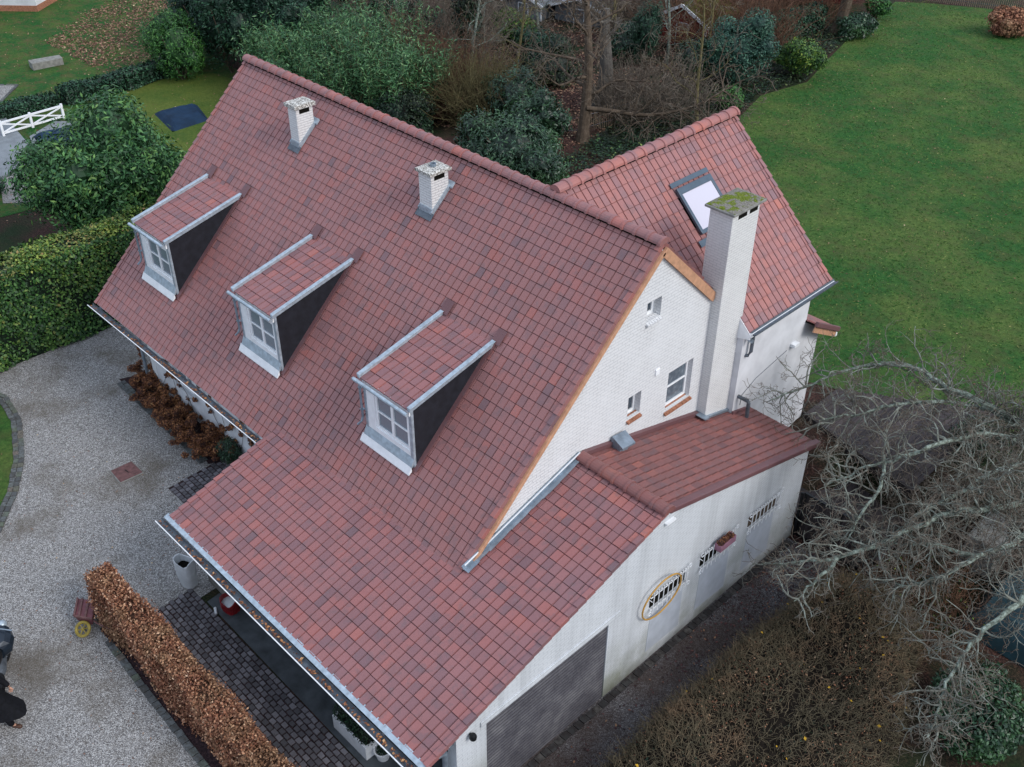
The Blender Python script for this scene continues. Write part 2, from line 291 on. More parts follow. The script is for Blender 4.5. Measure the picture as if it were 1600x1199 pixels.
class MB:
    def __init__(s): s.v = []; s.f = []; s.mi = []; s.r = []
    def face(s, pts, mi=0, r=0):
        i = len(s.v); s.v += [tuple(p) for p in pts]; s.f.append(tuple(range(i, i+len(pts)))); s.mi.append(mi); s.r.append(r)
    def box(s, a, b, mi=0, r=0, bev=0):
        (x0, y0, z0), (x1, y1, z1) = a, b
        s.hexa([(x0, y0, z0), (x1, y0, z0), (x1, y1, z0), (x0, y1, z0)], [(x0, y0, z1), (x1, y0, z1), (x1, y1, z1), (x0, y1, z1)], mi, r)
    def hexa(s, lo, hi, mi=0, r=0):
        i = len(s.v); s.v += [tuple(p) for p in lo]+[tuple(p) for p in hi]; n = len(lo)
        F = [tuple(i+k for k in range(n))[::-1], tuple(i+n+k for k in range(n))]
        F += [(i+k, i+(k+1) % n, i+n+(k+1) % n, i+n+k) for k in range(n)]
        s.f += F; s.mi += [mi]*len(F); s.r += [r]*len(F)
    def prism(s, poly, ax, a, b, mi=0, r=0):
        """polygon in the plane normal to axis ax, extruded from a to b"""
        def P(p, t):
            q = [0, 0, 0]; o = [k for k in range(3) if k != ax]; q[o[0]], q[o[1]] = p; q[ax] = t; return tuple(q)
        s.hexa([P(p, a) for p in poly], [P(p, b) for p in poly], mi, r)
    def beam(s, p, q, w, h, mi=0, up=(0, 0, 1), r=0):
        p, q = Vector(p), Vector(q); d = (q-p).normalized(); u = Vector(up); sx = d.cross(u)
        if sx.length < 1e-4: sx = Vector((1, 0, 0))
        sx.normalize(); uz = sx.cross(d).normalized(); sx *= w/2; uz *= h/2
        s.hexa([p-sx-uz, p+sx-uz, p+sx+uz, p-sx+uz], [q-sx-uz, q+sx-uz, q+sx+uz, q-sx+uz], mi, r)
    def tube(s, pts, rad, n=10, mi=0, cap=True):
        pts = [Vector(p) for p in pts]; rad = rad if isinstance(rad, (list, tuple)) else [rad]*len(pts)
        rings = []; ref = Vector((.31, .52, .79))
        for k, p in enumerate(pts):
            d = (pts[min(k+1, len(pts)-1)]-pts[max(k-1, 0)]).normalized()
            a = d.cross(ref).normalized(); b = d.cross(a).normalized(); i = len(s.v)
            for j in range(n):
                t = 2*math.pi*j/n; s.v.append(tuple(p+(a*math.cos(t)+b*math.sin(t))*rad[k]))
            rings.append(i)
        for k in range(len(pts)-1):
            for j in range(n):
                s.f.append((rings[k]+j, rings[k]+(j+1) % n, rings[k+1]+(j+1) % n, rings[k+1]+j)); s.mi.append(mi); s.r.append(0)
        if cap:
            s.f.append(tuple(rings[0]+j for j in range(n))[::-1]); s.f.append(tuple(rings[-1]+j for j in range(n))); s.mi += [mi]*2; s.r += [0]*2
    def lathe(s, c, prof, n=20, mi=0):
        rings = []
        for (r_, z) in prof:
            i = len(s.v)
            for j in range(n):
                t = 2*math.pi*j/n; s.v.append((c[0]+r_*math.cos(t), c[1]+r_*math.sin(t), c[2]+z))
            rings.append(i)
        for k in range(len(prof)-1):
            for j in range(n):
                s.f.append((rings[k]+j, rings[k]+(j+1) % n, rings[k+1]+(j+1) % n, rings[k+1]+j)); s.mi.append(mi); s.r.append(0)
    def build(s, name, mats, parent=None, bevel=0, smooth=False, origin=None):
        me = bpy.data.meshes.new(name); me.from_pydata(s.v, [], s.f)
        me.polygons.foreach_set('material_index', np.array(s.mi, 'i'))
        a = me.attributes.new('rnd', 'FLOAT', 'FACE'); a.data.foreach_set('value', np.array(s.r, 'f'))
        me.polygons.foreach_set('use_smooth', np.full(len(me.polygons), smooth, bool)); me.update(); boxuv(me)
        o = link(name, me, mats, parent, origin)
        if bevel:
            b = o.modifiers.new('bevel', 'BEVEL'); b.width = bevel; b.segments = 2; b.limit_method = 'ANGLE'; b.angle_limit = R(40)
        return o

# ------------------------------------------------------------------ terrain
def sst(a, b, v):
    t = np.clip((v-a)/(b-a), 0, 1); return t*t*(3-2*t)
def hgt(x, y): return 1.2*sst(3.6, 6.6, y)*sst(-28, -20, x)
gx = np.concatenate([np.arange(-160, -70, 6), np.arange(-70, 20, .75), np.arange(20, 90, 6)]); gy = np.concatenate([np.arange(-90, -20, 6), np.arange(-20, 12, .5), np.arange(12, 60, 1.5), np.arange(60, 200, 8)])
X, Y = np.meshgrid(gx, gy); Zt = hgt(X, Y)
Zt = Zt - 0.9*((X > 2.6) & (X < 9) & (Y > 3.5) & (Y < 6.7))*sst(3.5, 6.5, Y)
V = np.stack([X, Y, Zt], -1).reshape(-1, 3); nx, ny = len(gx), len(gy)
I, J = np.meshgrid(np.arange(nx-1), np.arange(ny-1)); i0 = (J*nx+I).ravel()
F = np.stack([i0, i0+1, i0+nx+1, i0+nx], -1)
tag(link('ground', npmesh('ground', V, F, smooth=True), M['soil']), kind='structure')
def sheet(name, poly, z, mat, off=.008, kind='structure'):
    mb = MB(); mb.face([(x, y, z+off) for x, y in poly]); return tag(mb.build(name, mat), kind=kind)
sheet('gravel_drive', [(-40, -22), (-5, -24), (5, -18), (2.3, -11), (-6.4, -9.6), (-6.6, -5.05), (-11.0, -5.05), (-15, -5.05), (-15.4, -4), (-16, 3), (-19.2, 3), (-19.3, -5), (-19.5, -9), (-30, -14)], 0, M['gravel'], .012)
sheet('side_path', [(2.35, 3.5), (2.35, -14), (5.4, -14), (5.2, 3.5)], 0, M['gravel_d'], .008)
sheet('back_lawn', [(-.9, 8.1), (2.5, 9.4), (4.5, 11.5), (9, 14), (60, 14), (60, 90), (-11.5, 49.5), (-16.5, 46.8), (-18.3, 45.5), (-17.3, 40), (-15.6, 34), (-14.4, 30), (-14.9, 26.8), (-13.6, 22.5), (-12, 17), (-9, 8.1)], 1.2, M['lawn'], .01)
sheet('front_lawn', [(-12.3, -11.4), (-13.5, -10.45), (-14.7, -9.75), (-16.5, -9.05), (-17.8, -8.9), (-19.8, -9.4), (-28, -16), (-11.5, -16), (-11.6, -12.5)], 0, M['lawn'], .020)
sheet('neighbour_lawn', [(-31, -12), (-28.2, 8.3), (-33.5, 12.3), (-40, 12.5), (-47, 13.5), (-60, 22), (-110, 20), (-100, -50)], 0, M['lawn_n'], .010)
sheet('mossy_lawn', [(-39.2, 5.6), (-37, 3.6), (-31, 3.0), (-29.5, 9.5), (-34.5, 11.8), (-38.6, 11.2), (-39.6, 8.5)], 0, M['lawn_y'], .020)
sheet('carport_floor', [(-6.55, -5.0), (2.3, -5.0), (2.3, -8.70), (-6.2, -8.62)], 0, M['conc'], .03)
# pavers as stones in a mesh
def pavers(name, quad, rows, cols, mat, h=.035, gap=.018, jit=.008, z=0):
    mb = MB(); A, B, C, D = [Vector((*p, 0)) for p in quad]
    for i in range(rows):
        for j in range(cols):
            o = .5*(i % 2)
            u0, u1 = (j+o)/(cols+.5), (j+1+o)/(cols+.5); v0, v1 = i/rows, (i+1)/rows
            P = lambda u, v: (A*(1-u)+B*u)*(1-v)+(D*(1-u)+C*u)*v
            q = [P(u0, v0), P(u1, v0), P(u1, v1), P(u0, v1)]; c = sum(q, Vector())/4; hh = z+h+random.uniform(-.006, .006)
            lo = []; hi = []
            for p in q:
                d = (c-p).normalized(); p1 = p+d*gap*.7+Vector((random.uniform(-jit, jit), random.uniform(-jit, jit), 0)); lo.append((p1.x, p1.y, z)); p2 = p1+d*.012; hi.append((p2.x, p2.y, hh))
            mb.hexa(lo, hi, 0, random.random())
    return tag(mb.build(name, mat), kind='structure')
sheet('paver_bed', [(-6.85, -8.66), (2.25, -8.7), (2.25, -10.2), (-6.75, -10.1)], 0, M['soil_d'], .016)
pavers('pavers', [(-6.9, -8.66), (2.2, -8.70), (2.2, -10.2), (-6.8, -10.1)], 11, 50, M['paver'])
sheet('entrance_bed', [(-10.7, -5.1), (-6.6, -5.1), (-6.6, -7.2), (-10.6, -7.2)], 0, M['soil_d'], .016)
pavers('entrance_pavers', [(-10.7, -5.1), (-6.6, -5.1), (-6.6, -7.2), (-10.6, -7.2)], 14, 26, M['paver'])
def kerb(name, pts, w=.14, l=.2, z=0, h=.05, rows=1, mat='sett'):
    mb = MB()
    for k in range(len(pts)-1):
        a, b = Vector((*pts[k], 0)), Vector((*pts[k+1], 0)); d = (b-a); n = max(1, round(d.length/l)); d.normalize(); s_ = Vector((-d.y, d.x, 0))
        for i in range(n):
            for r_ in range(rows):
                p = a+(b-a)*(i+.5)/n+s_*(r_-(rows-1)/2)*(w+.015); p += s_*random.uniform(-.012, .012); an = random.uniform(-.06, .06)
                dd = (d*math.cos(an)+s_*math.sin(an))*(l*.46); ss = (s_*math.cos(an)-d*math.sin(an))*w*.5; hh = h+random.uniform(-.01, .012)
                q = [p-dd-ss, p+dd-ss, p+dd+ss, p-dd+ss]
                mb.hexa([(t.x, t.y, z) for t in q], [(t.x*.96+p.x*.04, t.y*.96+p.y*.04, z+hh) for t in q], 0, random.random())
    return tag(mb.build(name, M[mat]), kind='structure')
kerb('drive_kerb', [(-20.3, -9.4), (-17.8, -8.75), (-16.45, -8.92), (-14.65, -9.62), (-13.4, -10.35), (-12.15, -11.35), (-11.4, -12.5)], rows=2)
kerb('hedge_kerb', [(-6.75, -10.93), (-5.6, -10.98), (-2.2, -11.07), (1.5, -11.15)], rows=1, w=.16)
kerb('bed_kerb', [(-16.1, -5.75), (-14.4, -5.8), (-12.4, -5.85), (-10.9, -5.9)], rows=2, w=.12)
kerb('wall_kerb', [(2.50, 3.4), (2.50, -9)], rows=1, w=.17, h=.03, mat='sett_d')
sheet('planting_bed', [(-16.3, -5.7), (-15.6, -4.1), (-15, -5.05), (-10.5, -5.05), (-10.7, -5.85)], 0, M['soil_d'], .03)
sheet('hedge_bed', [(-7.6, -10.15), (2, -10.1), (2, -11.05), (-7.2, -10.9)], 0, M['soil_d'], .026)

# ------------------------------------------------------------------ roof tiles
TW, TG = .2015, .272
def tiles(name, mat, O, u, v, n, nu, nv, parent, keep=None, gauge=TG, width=TW, edges=(), lip=0.0, roll=0.0):
    """O top corner on the roof plane, u along the course, v down the slope"""
    O, u, v, n = [np.array(a, float) for a in (O, u, v, n)]
    U = np.array([0, .004, .016, .163, .173, .1785, 1.0]); Hh = np.array([-.014, .010, .0075, .0075, .011, -.014, -.014])
    Hh[1] += roll; Hh[4] += roll*.6; U[-1] = width; K = 5
    jj, ii = np.meshgrid(np.arange(nu), np.arange(nv)); jj = jj.ravel(); ii = ii.ravel()
    C = O+u*((jj+.5)*width)[:, None]+v*((ii+.5)*gauge)[:, None]
    if keep is not None:
        k = keep(C); jj, ii = jj[k], ii[k]; C = C[k]
    N = len(jj); base = O+u*(jj*width)[:, None]+v*(ii*gauge)[:, None]
    base = base+n*rng.normal(0, .0018, N)[:, None]+v*rng.normal(0, .0025, N)[:, None]
    tl = rng.normal(0, .0025, N)
    P = np.zeros((N, K, 7, 3))
    for a, (dv, hh, isl, tw_) in enumerate(((-.02, -.018, 0, 0), (.010, -.014, 0, 0), (.013, .003, 1, 0), (gauge-.001, .011+lip, 1, 1), (gauge, -.020, 0, 1))):
        for b in range(7):
            h = (Hh[b] if isl or Hh[b] < -.01 else 0)+hh
            P[:, a, b] = base+u*U[b]+v*dv+n*(h+(tl*tw_*(b/6.)))[:, None]
    V = P.reshape(-1, 3); f = []
    for a in range(K-1):
        for b in range(6): f.append((a*7+b, (a+1)*7+b, (a+1)*7+b+1, a*7+b+1))
    f = np.array(f)[None]+(np.arange(N)*7*K)[:, None, None]; F = f.reshape(-1, 4)
    # mottled batches: neighbouring tiles correlate a little
    rr = rng.random(N)*.8+.2*rng.random(N); rr = np.clip(rr, 0, 1)**1.0
    r_ = np.repeat(rr, 6*(K-1))
    me = npmesh(name, V, F, r_)
    o = link(name, me, mat, parent)
    return o
def verge(name, mat, P0, v, n, out, nv, parent, gauge=TG, drop=.13, w=.09):
    """stepped verge tiles down a roof edge"""
    mb = MB(); P0, v, n, out = map(Vector, (P0, v, n, out))
    for i in range(nv):
        a = P0+v*(i*gauge-.01); b = P0+v*((i+1)*gauge+.006)
        la, lb = a+n*.022, b+n*.056
        lo = [la-out*w-n*.012, la+out*.02-n*drop, lb+out*.026-n*(drop), lb-out*w-n*.03]
        hi = [la-out*w, la+out*.02, lb+out*.026, lb-out*w]
        mb.hexa(lo, hi, 0, random.random())
    return mb.build(name, mat, parent, bevel=.006)
def ridge(name, mat, a, b, parent, r=.125, L=.34, slope=.75):
    a, b = Vector(a), Vector(b); d = (b-a); n = round(d.length/L); L = d.length/n; d.normalize(); s_ = Vector((-d.y, d.x, 0)).normalized()
    mb = MB(); K = 9
    for i in range(n):
        p = a+d*(i*L); j = random.uniform(-.004, .006)
        secs = [(0, r*1.02), (L*.86, r*1.0), (L*.88, r*1.19), (L*1.07, r*1.19), (L*1.07, r*.9)]
        rings = []
        for (t, rr) in secs:
            idx = len(mb.v)
            for k in range(K):
                an = math.pi*(k/(K-1)); q = p+d*t+s_*(math.cos(an)*rr*1.12)+Vector((0, 0, math.sin(an)*rr*.95-.03+j)); mb.v.append(tuple(q))
            rings.append(idx)
        rv = random.random()
        for q in range(len(secs)-1):
            for k in range(K-1):
                mb.f.append((rings[q]+k, rings[q]+k+1, rings[q+1]+k+1, rings[q+1]+k)); mb.mi.append(0); mb.r.append(rv*.7+.3)
    # closed ends
    for e in (0, 1):
        c = a if e == 0 else b+d*(.02); idx = [tuple(c+s_*(math.cos(math.pi*k/(K-1))*r*1.12)+Vector((0, 0, math.sin(math.pi*k/(K-1))*r*.95-.03))) for k in range(K)]
        mb.face(idx, 0, .5)
    return mb.build(name, mat, parent)

H, TA = 9.14, .9442
nf = 1/math.sqrt(1+TA*TA)                                     # main slope unit factors
house = empty('house', (-7, 0, 0), 'white painted brick house with steep red tiled roofs, three dormers and four chimneys seen from above', 'house')
house['label'] = 'white brick house with red tiled roofs, three dormers and three chimneys'
vF = (0, -nf, -TA*nf); nF = (0, -TA*nf, nf)
off = -.035
def pl(P, n, o=off): return tuple(P[k]+n[k]*o for k in range(3))
GS = .3056; gn = 1/math.sqrt(1+GS*GS); GB = .2736; bn = 1/math.sqrt(1+GB*GB)
zg = lambda y: 4.731+GS*(y+2.269)
MAINX0 = -15.50
DORM = [(-14.10), (-9.10), (-4.06)]                            # left body edge of each dormer
def keep_main(C):
    k = (C[:, 2] > zg(C[:, 1])-.16) | (C[:, 0] < -6.62)
    for dx in DORM:
        k &= ~((C[:, 0] > dx+.14) & (C[:, 0] < dx+1.5) & (C[:, 1] > -4.75) & (C[:, 1] < -2.75))
    return k
nU = int(round(15.5/TW)); TWm = 15.5/nU
tiles('main_roof_front', M['tile'], pl((MAINX0, 0, H), nF), (1, 0, 0), vF, nF, nU, 34, house, keep_main, gauge=6.10/nf/34, width=TWm)
verge('verge_tiles', M['tile'], pl((MAINX0+15.5, 0, H), nF), vF, nF, (1, 0, 0), 32, house, gauge=6.10/nf/34)
verge('verge_tiles', M['tile'], pl((MAINX0, 0, H), nF), vF, nF, (-1, 0, 0), 34, house, gauge=6.10/nf/34)
vB = (0, nf, -TA*nf); nB = (0, TA*nf, nf)
tiles('main_roof_back', M['tile'], pl((MAINX0, 0, H), nB), (1, 0, 0), vB, nB, nU, 34, house, gauge=6.10/nf/34, width=TWm)
verge('verge_tiles', M['tile_s'], pl((MAINX0+15.5, 0, H), nB), vB, nB, (1, 0, 0), 9, house, gauge=6.10/nf/34, drop=.1)
ridge('ridge_tiles', M['tile'], (-15.54, 0, H-.03), (.02, 0, H-.03), house, r=.13)
# solid roof body below the tiles
mb = MB()
def slab(mb, quad, n, t=.10, o=-.065):
    n = Vector(n); hi = [Vector(p)+n*o for p in quad]; lo = [p-n*t for p in hi]; mb.hexa(lo, hi)
slab(mb, [(-15.45, 0, H), (-15.45, -6.06, H-6.06*TA), (-6.62, -6.06, H-6.06*TA), (-6.62, -5.82, H-5.82*TA), (-.02, -5.82, H-5.82*TA), (-.02, 0, H)], nF)
slab(mb, [(-15.45, 0, H), (-.02, 0, H), (-.02, 6.0, H-6.0*TA), (-15.45, 6.0, H-6.0*TA)], nB)
mb.build('roof_deck', M['dark_in'], house)
# garage roof
nG = (0, -GS*gn, gn); vG = (0, -gn, -GS*gn)
GX0, GX1 = -6.62, 2.45; nU = 45; TWg = (GX1-GX0)/nU; LG = (8.84-2.269)/gn; ng = 27
mg_ = lambda C: (C[:, 0] > 0.02) | (C[:, 1] < -5.62)
tiles('garage_roof_front', M['tile_g'], pl((GX0, -2.269, 4.731), nG), (1, 0, 0), vG, nG, nU, ng, house, mg_, gauge=LG/ng, width=TWg)
verge('verge_tiles', M['tile_g'], pl((GX1, -2.269, 4.731), nG), vG, nG, (1, 0, 0), ng, house, gauge=LG/ng, drop=.12)
verge('verge_tiles', M['tile_g'], pl((GX0, -6.15, zg(-6.15)), nG), vG, nG, (-1, 0, 0), 11, house, gauge=LG/ng, drop=.12)
nGB = (0, GB*bn, bn); vGB = (0, bn, -GB*bn); LB = (3.86+2.269)/bn; nb = 23
kb = lambda C: ~((C[:, 0] < .45) & (C[:, 1] > 3.0))
nUb = 12; TWb = 2.43/nUb
tiles('garage_roof_back', M['tile_s'], pl((.02, -2.269, 4.731), nGB), (1, 0, 0), vGB, nGB, nUb, nb, house, kb, gauge=LB/nb, width=TWb, lip=.012, roll=.020)
mb = MB(); e = Vector((0, bn, -GB*bn))
a = Vector((2.36, -2.20, 4.731-.02)); b = a+e*(LB-.02)
mb.beam(a+Vector((.06, 0, -.02)), b+Vector((.06, 0, -.02)), .17, .13, 0, up=nGB)
mb.build('verge_capping', M['tile_s'], house, bevel=.02)
ridge('garage_ridge_tiles', M['tile_s'], (.04, -2.269, 4.74), (2.50, -2.269, 4.74), house, r=.14, L=.36)
mb = MB()
zb = lambda y: 4.731-GB*(y+2.269)
slab(mb, [(-6.58, -5.80, zg(-5.80)), (-6.58, -8.80, zg(-8.80)), (2.40, -8.80, zg(-8.80)), (2.40, -2.27, 4.731), (.02, -2.27, 4.731), (.02, -5.80, zg(-5.80))], nG)
slab(mb, [(.02, -2.26, 4.73), (2.40, -2.26, 4.73), (2.40, 3.82, zb(3.82)), (.02, 3.82, zb(3.82))], nGB)
mb.build('garage_roof_deck', M['dark_in'], house)
# wing roof
HW, TD, WX = 9.28, .957, -3.05; wn = 1/math.sqrt(1+TD*TD)
nW = (TD*wn, 0, wn); vW = (wn, 0, -TD*wn); LW = 3.641/wn; nw = 18
def kw(C):
    zm = H-TA*np.abs(C[:, 1]); k = (C[:, 2] > zm-.03) | ((C[:, 0] > -.04) & (C[:, 1] > 2.9))
    k &= ~((C[:, 0] > -.04) & (C[:, 1] < 2.94))
    k &= ~((C[:, 0] > -2.05) & (C[:, 0] < -1.40) & (C[:, 1] > 3.22) & (C[:, 1] < 4.48))
    return k
nUw = 33; TWw = 6.56/nUw
tiles('wing_roof_right', M['tile_w'], pl((WX, 6.56, HW), nW), (0, -1, 0), vW, nW, nUw, nw, house, kw, gauge=LW/nw, width=TWw)
verge('verge_tiles', M['tile_w'], pl((WX, 6.56, HW), nW), vW, nW, (0, 1, 0), nw, house, gauge=LW/nw, drop=.11)
nWl = (-TD*wn, 0, wn); vWl = (-wn, 0, -TD*wn)
tiles('wing_roof_left', M['tile_w'], pl((WX, 0, HW), nWl), (0, 1, 0), vWl, nWl, nUw, nw, house, lambda C: C[:, 2] > H-TA*np.abs(C[:, 1])-.03, gauge=LW/nw, width=TWw)
ridge('wing_ridge_tiles', M['tile_w'], (WX, -.05, HW-.03), (WX, 6.60, HW-.03), house, r=.14, L=.37)
mb = MB()
slab(mb, [(WX, 6.5, HW), (WX, .6, HW), (-.03, 3.0, HW-TD*(3.02)), (-.03, 3.05, HW-TD*(3.02)), (.56, 3.05, HW-TD*3.61), (.56, 6.5, HW-TD*3.61)], nW)
slab(mb, [(WX, .6, HW), (WX, 6.5, HW), (-6.66, 6.5, HW-TD*3.61), (-6.66, .6, HW-TD*3.61)], nWl)
mb.build('wing_roof_deck', M['dark_in'], house)
mb = MB(); mb.box((.585, 3.0, HW-TD*3.641-.12), (.64, 6.6, HW-TD*3.641-.02)); mb.build('wing_fascia', M['white'], house); mb = MB(); mb.prism([(.0, 6.30), (.0, 5.45), (.60, 5.60), (.60, 5.74)], 1, 2.985, 3.02); mb.build('eave_cheek', M['white'], house)
mb = MB(); mb.prism([(.60, HW-TD*3.641+.03), (.60, HW-TD*3.641-.035), (.67, HW-TD*3.641-.065), (.74, HW-TD*3.641-.03), (.74, HW-TD*3.641+.01), (.725, HW-TD*3.641+.01), (.70, HW-TD*3.641-.035), (.62, HW-TD*3.641-.02)], 1, 3.02, 6.62); mb.build('wing_gutter', M['zinc_dark'], house)

# ------------------------------------------------------------------ walls
def wall(mb, O, d, nrm, a0, a1, zb_, zt, holes=(), th=.28, brk=(), mi=0, rev=.12):
    """planar wall with rectangular holes; zt is a function of the along coordinate"""
    O, d, nrm = map(Vector, (O, d, nrm))
    P = lambda a, z, k=0: O+d*a+Vector((0, 0, z))-nrm*k
    xs = sorted({a0, a1, *[b for b in brk if a0 < b < a1], *[x for h in holes for x in h[:2]]})
    for x0, x1 in zip(xs, xs[1:]):
        m_ = (x0+x1)/2; hs = sorted([h for h in holes if h[0] < m_ < h[1]], key=lambda h: h[2])
        z = [(zb_, zb_)]
        for h in hs: z += [(h[2], h[2]), (h[3], h[3])]
        z += [(zt(x0+1e-6), zt(x1-1e-6))]
        for k in range(0, len(z), 2):
            (l0, l1), (t0, t1) = z[k], z[k+1]
            if t0-l0 < 1e-4 and t1-l1 < 1e-4: continue
            mb.face([P(x0, l0), P(x1, l1), P(x1, t1), P(x0, t0)], mi)
            mb.face([P(x0, l0, th), P(x0, t0, th), P(x1, t1, th), P(x1, l1, th)], mi)
    for h in holes:
        x0, x1, z0, z1 = h[:4]
        for q in ([(x0, z0), (x1, z0)], [(x1, z0), (x1, z1)], [(x1, z1), (x0, z1)], [(x0, z1), (x0, z0)]):
            mb.face([P(*q[0]), P(*q[1]), P(*q[1], th), P(*q[0], th)], mi)
    for x in (a0, a1):
        mb.face([P(x, zb_), P(x, zt(x)), P(x, zt(x), th), P(x, zb_, th)], mi)
def window(parent, O, d, nrm, x0, x1, z0, z1, depth=.14, fr=.055, mull=1, bars=1, name='window', glass='pane', fm='white'):
    O, d, nrm = map(Vector, (O, d, nrm)); B = O-nrm*depth
    mb = MB(); up_ = Vector((0, 0, 1))
    def bar(a, z_a, b, z_b, w_, t=.06, o=0):
        p = B+d*a+up_*z_a+nrm*o; q = B+d*b+up_*z_b+nrm*o
        mb.beam(p, q, w_, t, up=nrm) if False else mb.beam(p, q, w_, t, 0, up=nrm)
    c = fr/2
    bar(x0, z0+c, x1, z0+c, fr); bar(x0, z1-c, x1, z1-c, fr); bar(x0+c, z0+fr, x0+c, z1-fr, fr, .058); bar(x1-c, z0+fr, x1-c, z1-fr, fr, .058)
    for k in range(1, mull+1):
        a = x0+(x1-x0)*k/(mull+1); bar(a, z0+fr, a, z1-fr, fr*1.25, .054)
    for k in range(1, bars+1):
        z = z0+(z1-z0)*k/(bars+1); bar(x0+fr, z, x1-fr, z, fr*.5, .048)
    f = mb.build(name+'_frame', M[fm], parent, bevel=.004)
    mb = MB(); G0 = B-nrm*.005
    mb.hexa([G0+d*(x0+c)+up_*(z0+c), G0+d*(x1-c)+up_*(z0+c), G0+d*(x1-c)+up_*(z1-c), G0+d*(x0+c)+up_*(z1-c)],
            [G0+d*(x0+c)+up_*(z0+c)-nrm*.01, G0+d*(x1-c)+up_*(z0+c)-nrm*.01, G0+d*(x1-c)+up_*(z1-c)-nrm*.01, G0+d*(x0+c)+up_*(z1-c)-nrm*.01])
    g = mb.build('pane', M[glass], f if parent is house else parent)
    return f
zr = lambda y: H-TA*abs(y)-.19
GW = [(-.33, .15, 7.27, 7.76), (-.70, -.26, 4.84, 5.46), (.72, 1.64, 4.33, 5.44)]
mb = MB()
wall(mb, (0, 0, 0), (0, 1, 0), (1, 0, 0), -5.8, 5.8, 0, zr, GW, th=.26, brk=(0,))
mb.build('gable_wall', M['brick'], house); mb = MB()
wall(mb, (-15.05, 0, 0), (0, 1, 0), (-1, 0, 0), -5.06, 5.06, 0, zr, (), brk=(0,))
mb.build('gable_wall', M['brick'], house)
mb = MB()
wall(mb, (0, -5.05, 0), (1, 0, 0), (0, -1, 0), -15.05, -.0, 0, lambda x: 4.1, [(-13.6, -12.5, .9, 2.1), (-9.2, -8.1, 0.02, 2.2)], th=.3)
mb.build('main_wall', M['plaster'], house); mb = MB()
wall(mb, (0, 5.05, 0), (1, 0, 0), (0, 1, 0), -15.05, -.0, 0, lambda x: 4.1, (), th=.3)
mb.build('main_wall', M['plaster'], house)
window(house, (0, -5.05, 0), (1, 0, 0), (0, -1, 0), -13.6, -12.5, .9, 2.1)
mb = MB(); mb.box((-9.2, -4.95, .02), (-8.1, -4.88, 2.2)); dr = mb.build('front_door', M['white'], house); mb = MB(); mb.box((-8.28, -5.0, 1.0), (-8.22, -4.945, 1.14)); mb.build('handle', M['zinc'], dr)
# gable windows
O0, dy, nx_ = (0, 0, 0), (0, 1, 0), (1, 0, 0)
window(house, O0, dy, nx_, -.33, .15, 7.27, 7.76, depth=.22, fr=.08, mull=0, bars=0, glass='glass')
window(house, O0, dy, nx_, -.70, -.26, 4.84, 5.46, depth=.19, fr=.06, mull=0, bars=0, glass='glass')
window(house, O0, dy, nx_, .72, 1.64, 4.33, 5.44, depth=.15, fr=.075, mull=0, bars=1)
for (a, b, z) in ((-.33, .15, 7.27), (-.72, -.24, 4.84), (.68, 1.68, 4.33)):
    mb = MB(); n_ = max(3, int((b-a)/.07))
    for k in range(n_):
        y0 = a+(b-a)*k/n_; mb.hexa([(-.12, y0+.003, z-.06), (.07, y0+.003, z-.09), (.07, y0+(b-a)/n_-.004, z-.09), (-.12, y0+(b-a)/n_-.004, z-.06)], [(-.12, y0+.003, z+.012), (.07, y0+.003, z-.04), (.07, y0+(b-a)/n_-.004, z-.04), (-.12, y0+(b-a)/n_-.004, z+.012)], 0, random.random())
    mb.build('window_sill', M['terracotta'] if z < 7 else M['brick'], house)
mb = MB(); mb.box((.0, .18, 5.64), (.035, .32, 5.80)); mb.build('vent_plate', M['white'], house, bevel=.01)
# garage walls
def ztg(y): return (zg(y) if y < -2.269 else zb(y))-.17
GRW = [(-2.40, -1.14, 1.80, 2.20), (-.60, .64, 1.80, 2.20), (1.27, 2.50, 1.80, 2.20)]
mb = MB()
wall(mb, (2.372, 0, 0), dy, nx_, -8.06, 3.62, 0, ztg, [(-7.29, -3.78, 0, 2.44)]+GRW, th=.25, brk=(-2.269,))
wall(mb, (0, 3.62, 0), (1, 0, 0), (0, 1, 0), .05, 2.37, 0, lambda x: zb(3.62)-.17, (), th=.25)
mb.build('garage_wall', M['brick_g'], house)
mb = MB(); wall(mb, (-6.35, 0, 0), dy, (-1, 0, 0), -7.0, -5.06, 0, lambda y: ztg(y), (), th=.2)
mb.build('carport_wall', M['plaster'], house); mb = MB(); wall(mb, (0, -5.35, 0), (1, 0, 0), (0, -1, 0), .0, 2.1, 0, lambda x: 3.5, ())
mb.build('carport_wall', M['plaster'], house)
mb = MB(); mb.box((2.27, -7.29, .0), (2.345, -3.78, 2.44)); mb.build('slatted_door', M['slat'], house)
mb = MB(); mb.box((2.373, -7.45, 2.455), (2.40, -3.45, 2.60)); mb.build('lintel', M['brick_g'], house, bevel=.006)
for (a, b) in ((-2.35, -1.15), (-.55, .62), (1.3, 2.45)):
    mb = MB(); mb.prism([(a, .35), (b, .32), (b-.02, 1.62), (a+.03, 1.66)], 0, 2.373, 2.379); mb.build('wall_infill', M['infill'], house)
